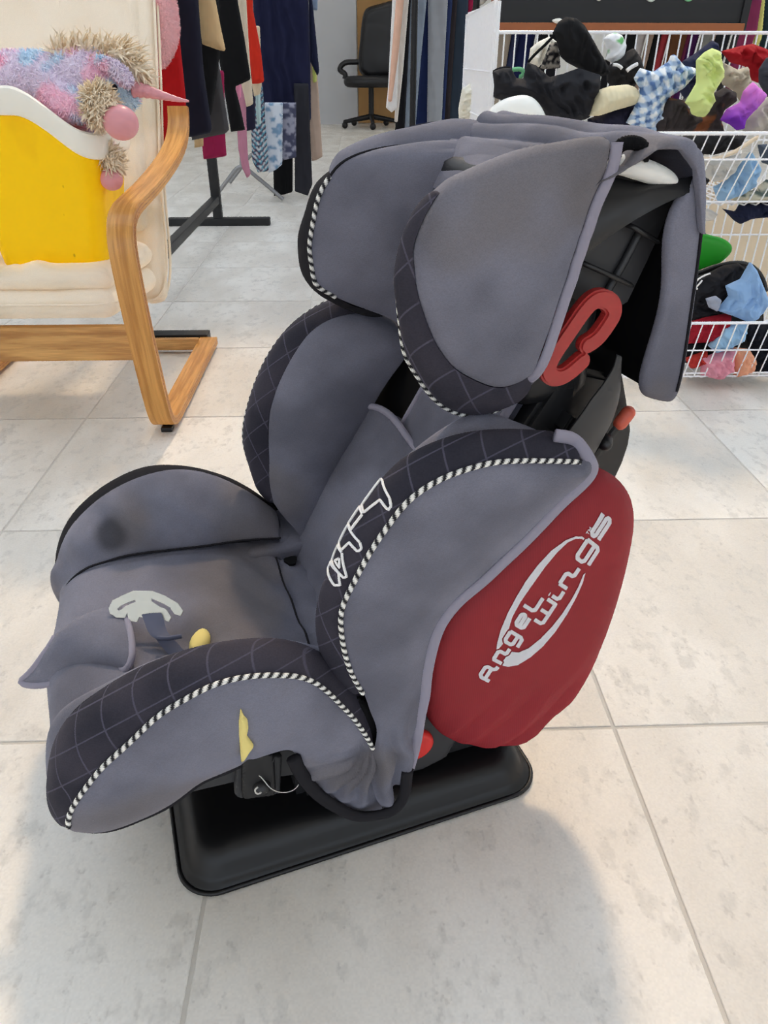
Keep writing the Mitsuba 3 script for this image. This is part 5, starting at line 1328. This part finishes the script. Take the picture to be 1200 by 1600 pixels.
cl = lambda n, p, c, l, cat, s, **k: cloth(n, p, c, l, cat, seed=s, **{**dict(thick=0.040, amp=0.020, f=72, h=0.0045), **k})
cl('white_bag', mm((411, 3250, 798), (443, 3250, 815), (470, 3250, 809), (472, 3250, 750), (483, 3250, 695), (471, 3250, 650), (410, 3250, 650), (400, 3250, 729)), (226, 222, 206), 'crumpled cream plastic bag behind the white wire panel', 'bag', 70)
cl('black_bag', mm((582, 2550, 961), (595, 2550, 988), (618, 2550, 1002), (647, 2550, 998), (674, 2550, 981), (694, 2550, 958), (729, 2550, 916), (760, 2550, 881), (770, 2550, 859), (732, 2550, 848), (678, 2550, 870), (633, 2550, 888), (614, 2550, 902), (603, 2550, 926), (596, 2550, 947)), (24, 24, 26), 'black fabric bag on top of the heap', 'bag', 71, amp=0.014, f=40)
put('black_bag__strap', tube(curve(mm((580, 2520, 957), (569, 2520, 943), (547, 2520, 923), (524, 2520, 902), (512, 2520, 888)), 30), 0.004, 6, flat=1.6), 'black_lining', smooth=True)
cl('lace_camisole', mm((584, 2580, 934), (604, 2580, 941), (618, 2580, 905), (625, 2580, 873), (592, 2580, 870), (562, 2580, 870), (571, 2580, 898)), (30, 28, 30), 'black lace piece beside the black bag', 'top', 72, pattern=spotted((28, 26, 28), (150, 142, 132), 90, 0.52, 2), h=0.006, thick=0.02, amp=0.006)
cl('white_tshirt', mm((543, 2660, 924), (566, 2660, 942), (599, 2660, 955), (623, 2660, 942), (627, 2660, 906), (590, 2660, 891), (570, 2660, 869), (540, 2660, 887)), (226, 220, 206), 'crumpled cream white shirt behind the black lace', 'shirt', 73)
cl('black_tshirt', mm((404, 2500, 863), (429, 2500, 873), (457, 2500, 875), (476, 2500, 849), (497, 2500, 846), (505, 2500, 888), (531, 2500, 881), (576, 2500, 851), (616, 2500, 860), (660, 2500, 874), (725, 2500, 857), (730, 2500, 828), (725, 2500, 777), (708, 2500, 744), (651, 2500, 725), (590, 2500, 733), (565, 2500, 770), (524, 2500, 794), (440, 2500, 790), (411, 2500, 799), (412, 2500, 828)), (36, 36, 40), 'black t-shirt sprawled over the left end of the heap', 't-shirt', 74, thick=0.06, amp=0.03, f=42)
put('black_tshirt__hem', tube(curve(mm((398, 2455, 866), (421, 2455, 875), (448, 2455, 876)), 20), 0.0022, 5), 'dark_cloth', smooth=True)
put('mint_bangle', tube(curve(mm((474, 2560, 868), (490, 2560, 870), (507, 2560, 865), (506, 2560, 855), (496, 2560, 851)), 24), 0.006, 8), 'chalk_green', smooth=True, label='mint green loop peeking out behind the black t-shirt', cat='loop')
cl('printed_cap', mm((757, 2620, 949), (768, 2620, 959), (789, 2620, 965), (811, 2620, 959), (830, 2620, 931), (826, 2620, 898), (803, 2620, 881), (772, 2620, 895), (776, 2620, 913)), (224, 226, 230), 'small white cap with green and blue print', 'cap', 75, pattern=spotted((226, 228, 230), (110, 178, 110), 36, 0.58, 4), thick=0.05, amp=0.008)
cl('knit_beanie', mm((696, 2470, 751), (706, 2470, 790), (715, 2470, 818), (753, 2470, 829), (803, 2470, 833), (823, 2470, 828), (843, 2470, 813), (837, 2470, 781), (776, 2470, 765), (730, 2470, 751)), (214, 204, 172), 'cream ribbed knit beanie', 'hat', 76, mode='folds', amp=0.006, f=420, thick=0.06, h=0.005)
cl('black_camisole', mm((773, 2600, 877), (812, 2600, 900), (829, 2600, 917), (847, 2600, 925), (871, 2600, 903), (889, 2600, 870), (878, 2600, 846), (866, 2600, 822), (807, 2600, 815), (779, 2600, 836)), (42, 40, 40), 'black top with white straps between the cap and the plaid shirt', 'top', 77)
put('black_camisole__strap', tube(curve(mm((819, 2545, 866), (834, 2545, 877), (849, 2545, 884)), 12), 0.006, 6), 'print_white', smooth=True, label='white strap')
put('black_camisole__strap', tube(curve(mm((776, 2550, 882), (792, 2550, 880), (805, 2550, 872)), 12), 0.005, 6), 'print_white', smooth=True)
cl('plaid_shirt', mm((812, 2450, 849), (826, 2450, 875), (866, 2450, 865), (906, 2450, 891), (910, 2450, 907), (921, 2450, 908), (953, 2450, 881), (988, 2450, 875), (995, 2450, 862), (966, 2450, 824), (949, 2450, 814), (922, 2450, 797), (916, 2450, 771), (925, 2450, 737), (897, 2450, 730), (913, 2450, 710), (856, 2450, 716), (810, 2450, 734), (827, 2450, 771), (837, 2450, 820)), (150, 176, 208), 'blue and white plaid shirt', 'shirt', 78, pattern=plaid, h=0.0045, amp=0.022, f=60)
cl('navy_shorts', mm((1021, 2660, 866), (1031, 2660, 893), (1064, 2660, 911), (1109, 2660, 946), (1129, 2660, 938), (1142, 2660, 911), (1109, 2660, 876), (1088, 2660, 827), (1059, 2660, 787), (1033, 2660, 813)), (38, 42, 66), 'navy shorts behind the lime green shirt', 'shorts', 79)
cl('brown_print_shirt', mm((909, 2440, 768), (921, 2440, 801), (968, 2440, 794), (999, 2440, 761), (1039, 2440, 754), (1053, 2440, 811), (1083, 2440, 827), (1119, 2440, 814), (1127, 2440, 791), (1093, 2440, 764), (1096, 2440, 737), (1111, 2440, 710), (905, 2440, 710), (896, 2440, 734)), (58, 52, 50), 'dark brown top with faint rust print under the lime green shirt', 'top', 80, pattern=spotted((56, 50, 50), (112, 66, 40), 26, 0.66, 6), amp=0.018)
cl('lime_shirt', mm((951, 2360, 894), (969, 2360, 913), (988, 2360, 923), (1011, 2360, 916), (1028, 2360, 885), (1038, 2360, 855), (1017, 2360, 817), (1028, 2360, 795), (1006, 2360, 754), (983, 2360, 756), (967, 2360, 762), (960, 2360, 779), (942, 2360, 791), (964, 2360, 839)), (206, 220, 140), 'lime green crumpled shirt', 'shirt', 81, amp=0.024, f=62, thick=0.05)
cl('taupe_shirt', mm((1088, 2500, 888), (1111, 2500, 881), (1137, 2500, 870), (1166, 2500, 878), (1186, 2500, 839), (1170, 2500, 819), (1166, 2500, 788), (1140, 2500, 815), (1100, 2500, 832), (1094, 2500, 858)), (176, 164, 144), 'taupe shirt right of the lime green one', 'shirt', 82)
cl('red_sweater', mm((1127, 2620, 917), (1176, 2620, 929), (1221, 2620, 937), (1274, 2620, 921), (1326, 2620, 921), (1334, 2620, 894), (1285, 2620, 884), (1266, 2620, 863), (1267, 2620, 832), (1239, 2620, 842), (1214, 2620, 877), (1163, 2620, 887)), (156, 24, 32), 'dark red sweater at the back right of the heap', 'sweater', 83, amp=0.03)
cl('tie_dye_shirt', mm((1042, 2330, 748), (1055, 2330, 777), (1088, 2330, 793), (1091, 2330, 821), (1111, 2330, 843), (1158, 2330, 813), (1153, 2330, 796), (1131, 2330, 770), (1115, 2330, 748), (1115, 2330, 725), (1095, 2330, 723), (1073, 2330, 737)), (150, 70, 190), 'pink and purple tie-dye top', 'top', 84, pattern=graded((222, 130, 206), (120, 50, 176), 0.755, 0.84), amp=0.018, h=0.0045)
cl('beige_trousers', mm((1130, 2360, 713), (1132, 2360, 749), (1152, 2360, 772), (1180, 2360, 807), (1227, 2360, 811), (1256, 2360, 713)), (182, 174, 164), 'grey beige trousers at the front right of the top basket', 'trousers', 85)
cl('grey_hoodie', mm((1212, 2520, 871), (1227, 2520, 901), (1280, 2520, 907), (1308, 2520, 811), (1257, 2520, 798), (1222, 2520, 835)), (62, 64, 72), 'dark grey hoodie under the red sweater at the right edge', 'hoodie', 86)
cl('navy_shirt', mm((706, 2500, 741), (785, 2500, 768), (852, 2500, 785), (847, 2500, 747), (841, 2500, 716), (711, 2500, 708)), (34, 34, 52), 'navy fabric under the cream beanie', 'top', 87)
# rounded cream plastic panel in front of the heap
_tp = curve(mm((388, 2420, 767), (410, 2420, 787), (438, 2420, 800), (466, 2420, 806), (488, 2420, 808), (519, 2420, 799), (542, 2420, 778), (559, 2420, 753), (569, 2420, 720), (573, 2420, 657), (400, 2420, 657))[:, [0, 2]], 80, close=True)
put('plastic_headboard', pillow(_tp, 0.012, lambda d: -dome(0.05, 0.035)(d), lambda d: 0.02 * np.clip(d / 0.03, 0, 1), (0, 2, 1), 2.42), 'milky', smooth=True, label='smooth cream plastic shell with a rounded top, behind the car seat', cat='plastic shell')

# lower part of the top basket, seen through the wires
cl('grey_jersey', mm((964, 2240, 661), (984, 2240, 657), (1033, 2240, 660), (1083, 2240, 671), (1074, 2240, 622), (1048, 2240, 605), (1022, 2240, 598), (991, 2240, 612)), (186, 184, 178), 'pale grey cloth seen through the top basket wires', 'cloth', 90)
cl('black_purse', mm((884, 2260, 715), (1005, 2260, 723), (1099, 2260, 714), (1078, 2260, 682), (1014, 2260, 666), (958, 2260, 669), (907, 2260, 689)), (34, 34, 36), 'black purse behind the top basket rim', 'purse', 91, amp=0.012)
put('black_purse__strap', tube(curve(mm((923, 2200, 679), (962, 2200, 663), (1007, 2200, 666), (1048, 2200, 682), (1081, 2200, 704), (1101, 2200, 716)), 40), 0.005, 6, flat=1.5), 'cardboard', smooth=True, label='beige strap')
cl('light_blue_shirt', mm((1028, 2250, 583), (1068, 2250, 604), (1089, 2250, 637), (1114, 2250, 676), (1153, 2250, 633), (1149, 2250, 583), (1113, 2250, 559), (1054, 2250, 540)), (142, 176, 206), 'light blue shirt at the bottom of the top basket', 'shirt', 92)
cl('floral_shirt', mm((1099, 2270, 577), (1158, 2270, 570), (1191, 2270, 600), (1224, 2270, 597), (1242, 2270, 538), (1156, 2270, 535), (1109, 2270, 538)), (190, 190, 170), 'floral cream and green top beside the light blue shirt', 'top', 93, pattern=spotted((196, 190, 168), (84, 96, 90), 60, 0.52, 7), h=0.006)
cl('navy_trousers', mm((1079, 2270, 521), (1121, 2270, 513), (1129, 2270, 535), (1242, 2270, 538), (1253, 2270, 499), (1171, 2270, 492), (1144, 2270, 477), (1122, 2270, 488)), (30, 34, 56), 'navy cloth sagging through the bottom of the top basket', 'trousers', 94)
cl('white_sock', mm((1027, 2300, 523), (1063, 2300, 512), (1085, 2300, 500), (1074, 2300, 483), (1043, 2300, 478)), (206, 200, 192), 'small white sock below the top basket', 'sock', 95, thick=0.02, amp=0.006)
cl('slate_shorts', mm((1154, 2300, 688), (1212, 2300, 691), (1230, 2300, 627), (1179, 2300, 641)), (84, 92, 104), 'slate shorts at the right edge of the top basket', 'shorts', 96)
# things on the lower tier
_gp = curve(mm((1026, 2380, 448), (1090, 2380, 431), (1138, 2380, 419), (1177, 2380, 403), (1195, 2380, 381), (1181, 2380, 352), (1148, 2380, 326), (1108, 2380, 300), (1058, 2380, 288))[:, [0, 2]], 60, close=True)
put('green_tray', pillow(_gp, 0.008, lambda d: -dome(0.02, 0.012)(d), lambda d: 0.003 * np.clip(d / 0.01, 0, 1), (0, 2, 1), 2.38), 'green_plastic', smooth=True, label='bright green plastic tray leaning behind the lower basket', cat='tray')
_bk = mm((1035, 2280, 325), (1065, 2280, 337), (1105, 2280, 352), (1147, 2280, 361), (1188, 2280, 361), (1228, 2280, 347), (1266, 2280, 312), (1287, 2280, 274))
put('black_tub', tube(curve(_bk, 50), 0.006, 8), 'black_plastic', smooth=True, label='curved black rim of a tub holding the lower clothes', cat='tub')
put('black_tub__body', pillow(np.vstack([_bk, mm((1327, 2280, 139), (1313, 2280, 52), (1086, 2280, 54))])[:, [0, 2]], 0.02, lambda d: 0.0 * d, lambda d: 0.12 * np.clip(d / 0.05, 0, 1), (0, 2, 1), 2.30), 'black_plastic', smooth=True)
cl('black_hoodie', mm((1016, 2250, 321), (1079, 2250, 342), (1118, 2250, 363), (1160, 2250, 368), (1194, 2250, 347), (1184, 2250, 293), (1152, 2250, 245), (1139, 2250, 196), (1055, 2250, 185), (1015, 2250, 234)), (34, 34, 38), 'black hoodie with white drawstrings in the lower basket', 'hoodie', 100)
for q in (mm((1023, 2190, 306), (1014, 2190, 329), (1030, 2190, 344), (1051, 2190, 353)), mm((1015, 2190, 310), (1024, 2190, 321), (1031, 2190, 333))):
    put('black_hoodie__drawstring', tube(curve(q, 20), 0.0028, 5), 'print_white', smooth=True, label='white drawstring')
cl('denim_shirt', mm((1158, 2180, 388), (1184, 2180, 364), (1223, 2180, 307), (1244, 2180, 274), (1236, 2180, 231), (1199, 2180, 207), (1143, 2180, 228), (1093, 2180, 244), (1118, 2180, 287), (1101, 2180, 318), (1142, 2180, 338)), (138, 172, 212), 'pale blue denim shirt on top of the lower basket', 'shirt', 101, amp=0.018, f=46)
cl('grey_sock', mm((1044, 2170, 284), (1073, 2170, 292), (1096, 2170, 278), (1091, 2170, 243), (1060, 2170, 257)), (150, 156, 172), 'small grey cloth between the black hoodie and the denim shirt', 'sock', 102, thick=0.015, amp=0.006)
cl('red_shirt', mm((1012, 2200, 199), (1078, 2200, 218), (1150, 2200, 230), (1153, 2200, 154), (1087, 2200, 138), (1026, 2200, 135)), (146, 28, 42), 'crimson shirt behind the lower basket rim', 'shirt', 103)
cl('sky_blue_sock', mm((1121, 2170, 197), (1193, 2170, 210), (1197, 2170, 152), (1147, 2170, 125), (1117, 2170, 113), (1087, 2170, 136)), (150, 186, 214), 'sky blue cloth behind the lower basket wires', 'cloth', 104)
cl('black_shorts', mm((1206, 2220, 188), (1316, 2220, 200), (1363, 2220, 38), (1289, 2220, 21), (1255, 2220, 100)), (28, 30, 38), 'black shorts at the right end of the lower basket', 'shorts', 105)
cl('pink_blouse', mm((1077, 2170, 95), (1123, 2170, 115), (1175, 2170, 127), (1188, 2170, 55), (1145, 2170, 25), (1086, 2170, 39)), (216, 144, 160), 'pink blouse at the bottom of the lower basket', 'blouse', 106, amp=0.018, f=95)
cl('peach_shirt', mm((1170, 2170, 131), (1221, 2170, 124), (1253, 2170, 88), (1250, 2170, 48), (1195, 2170, 33)), (222, 160, 128), 'peach top beside the pink blouse', 'top', 107, amp=0.018, f=95)
cl('scarlet_scarf', mm((1033, 2190, 88), (1097, 2190, 115), (1111, 2190, 74), (1057, 2190, 55)), (178, 54, 48), 'scarlet cloth left of the pink blouse', 'scarf', 108)
cl('black_cloth', mm((1024, 2240, 138), (1129, 2240, 137), (1209, 2240, 132), (1226, 2240, 67), (1123, 2240, 55), (1038, 2240, 56)), (26, 26, 30), 'black cloth behind the sky blue one', 'top', 109)
put('cardboard_box', join([rbox((1.02, 3.0, 0.02), (1.75, 3.01, 0.42), 0.003), rbox((1.02, 3.0, 0.02), (1.03, 3.5, 0.42), 0.003), rbox((1.74, 3.0, 0.02), (1.75, 3.5, 0.42), 0.003), rbox((1.02, 3.49, 0.02), (1.75, 3.5, 0.44), 0.003), rbox((1.02, 3.0, 0.02), (1.75, 3.5, 0.03), 0.003)]), 'cardboard', smooth=40, label='pale cardboard box on the floor behind the lower basket', cat='box')
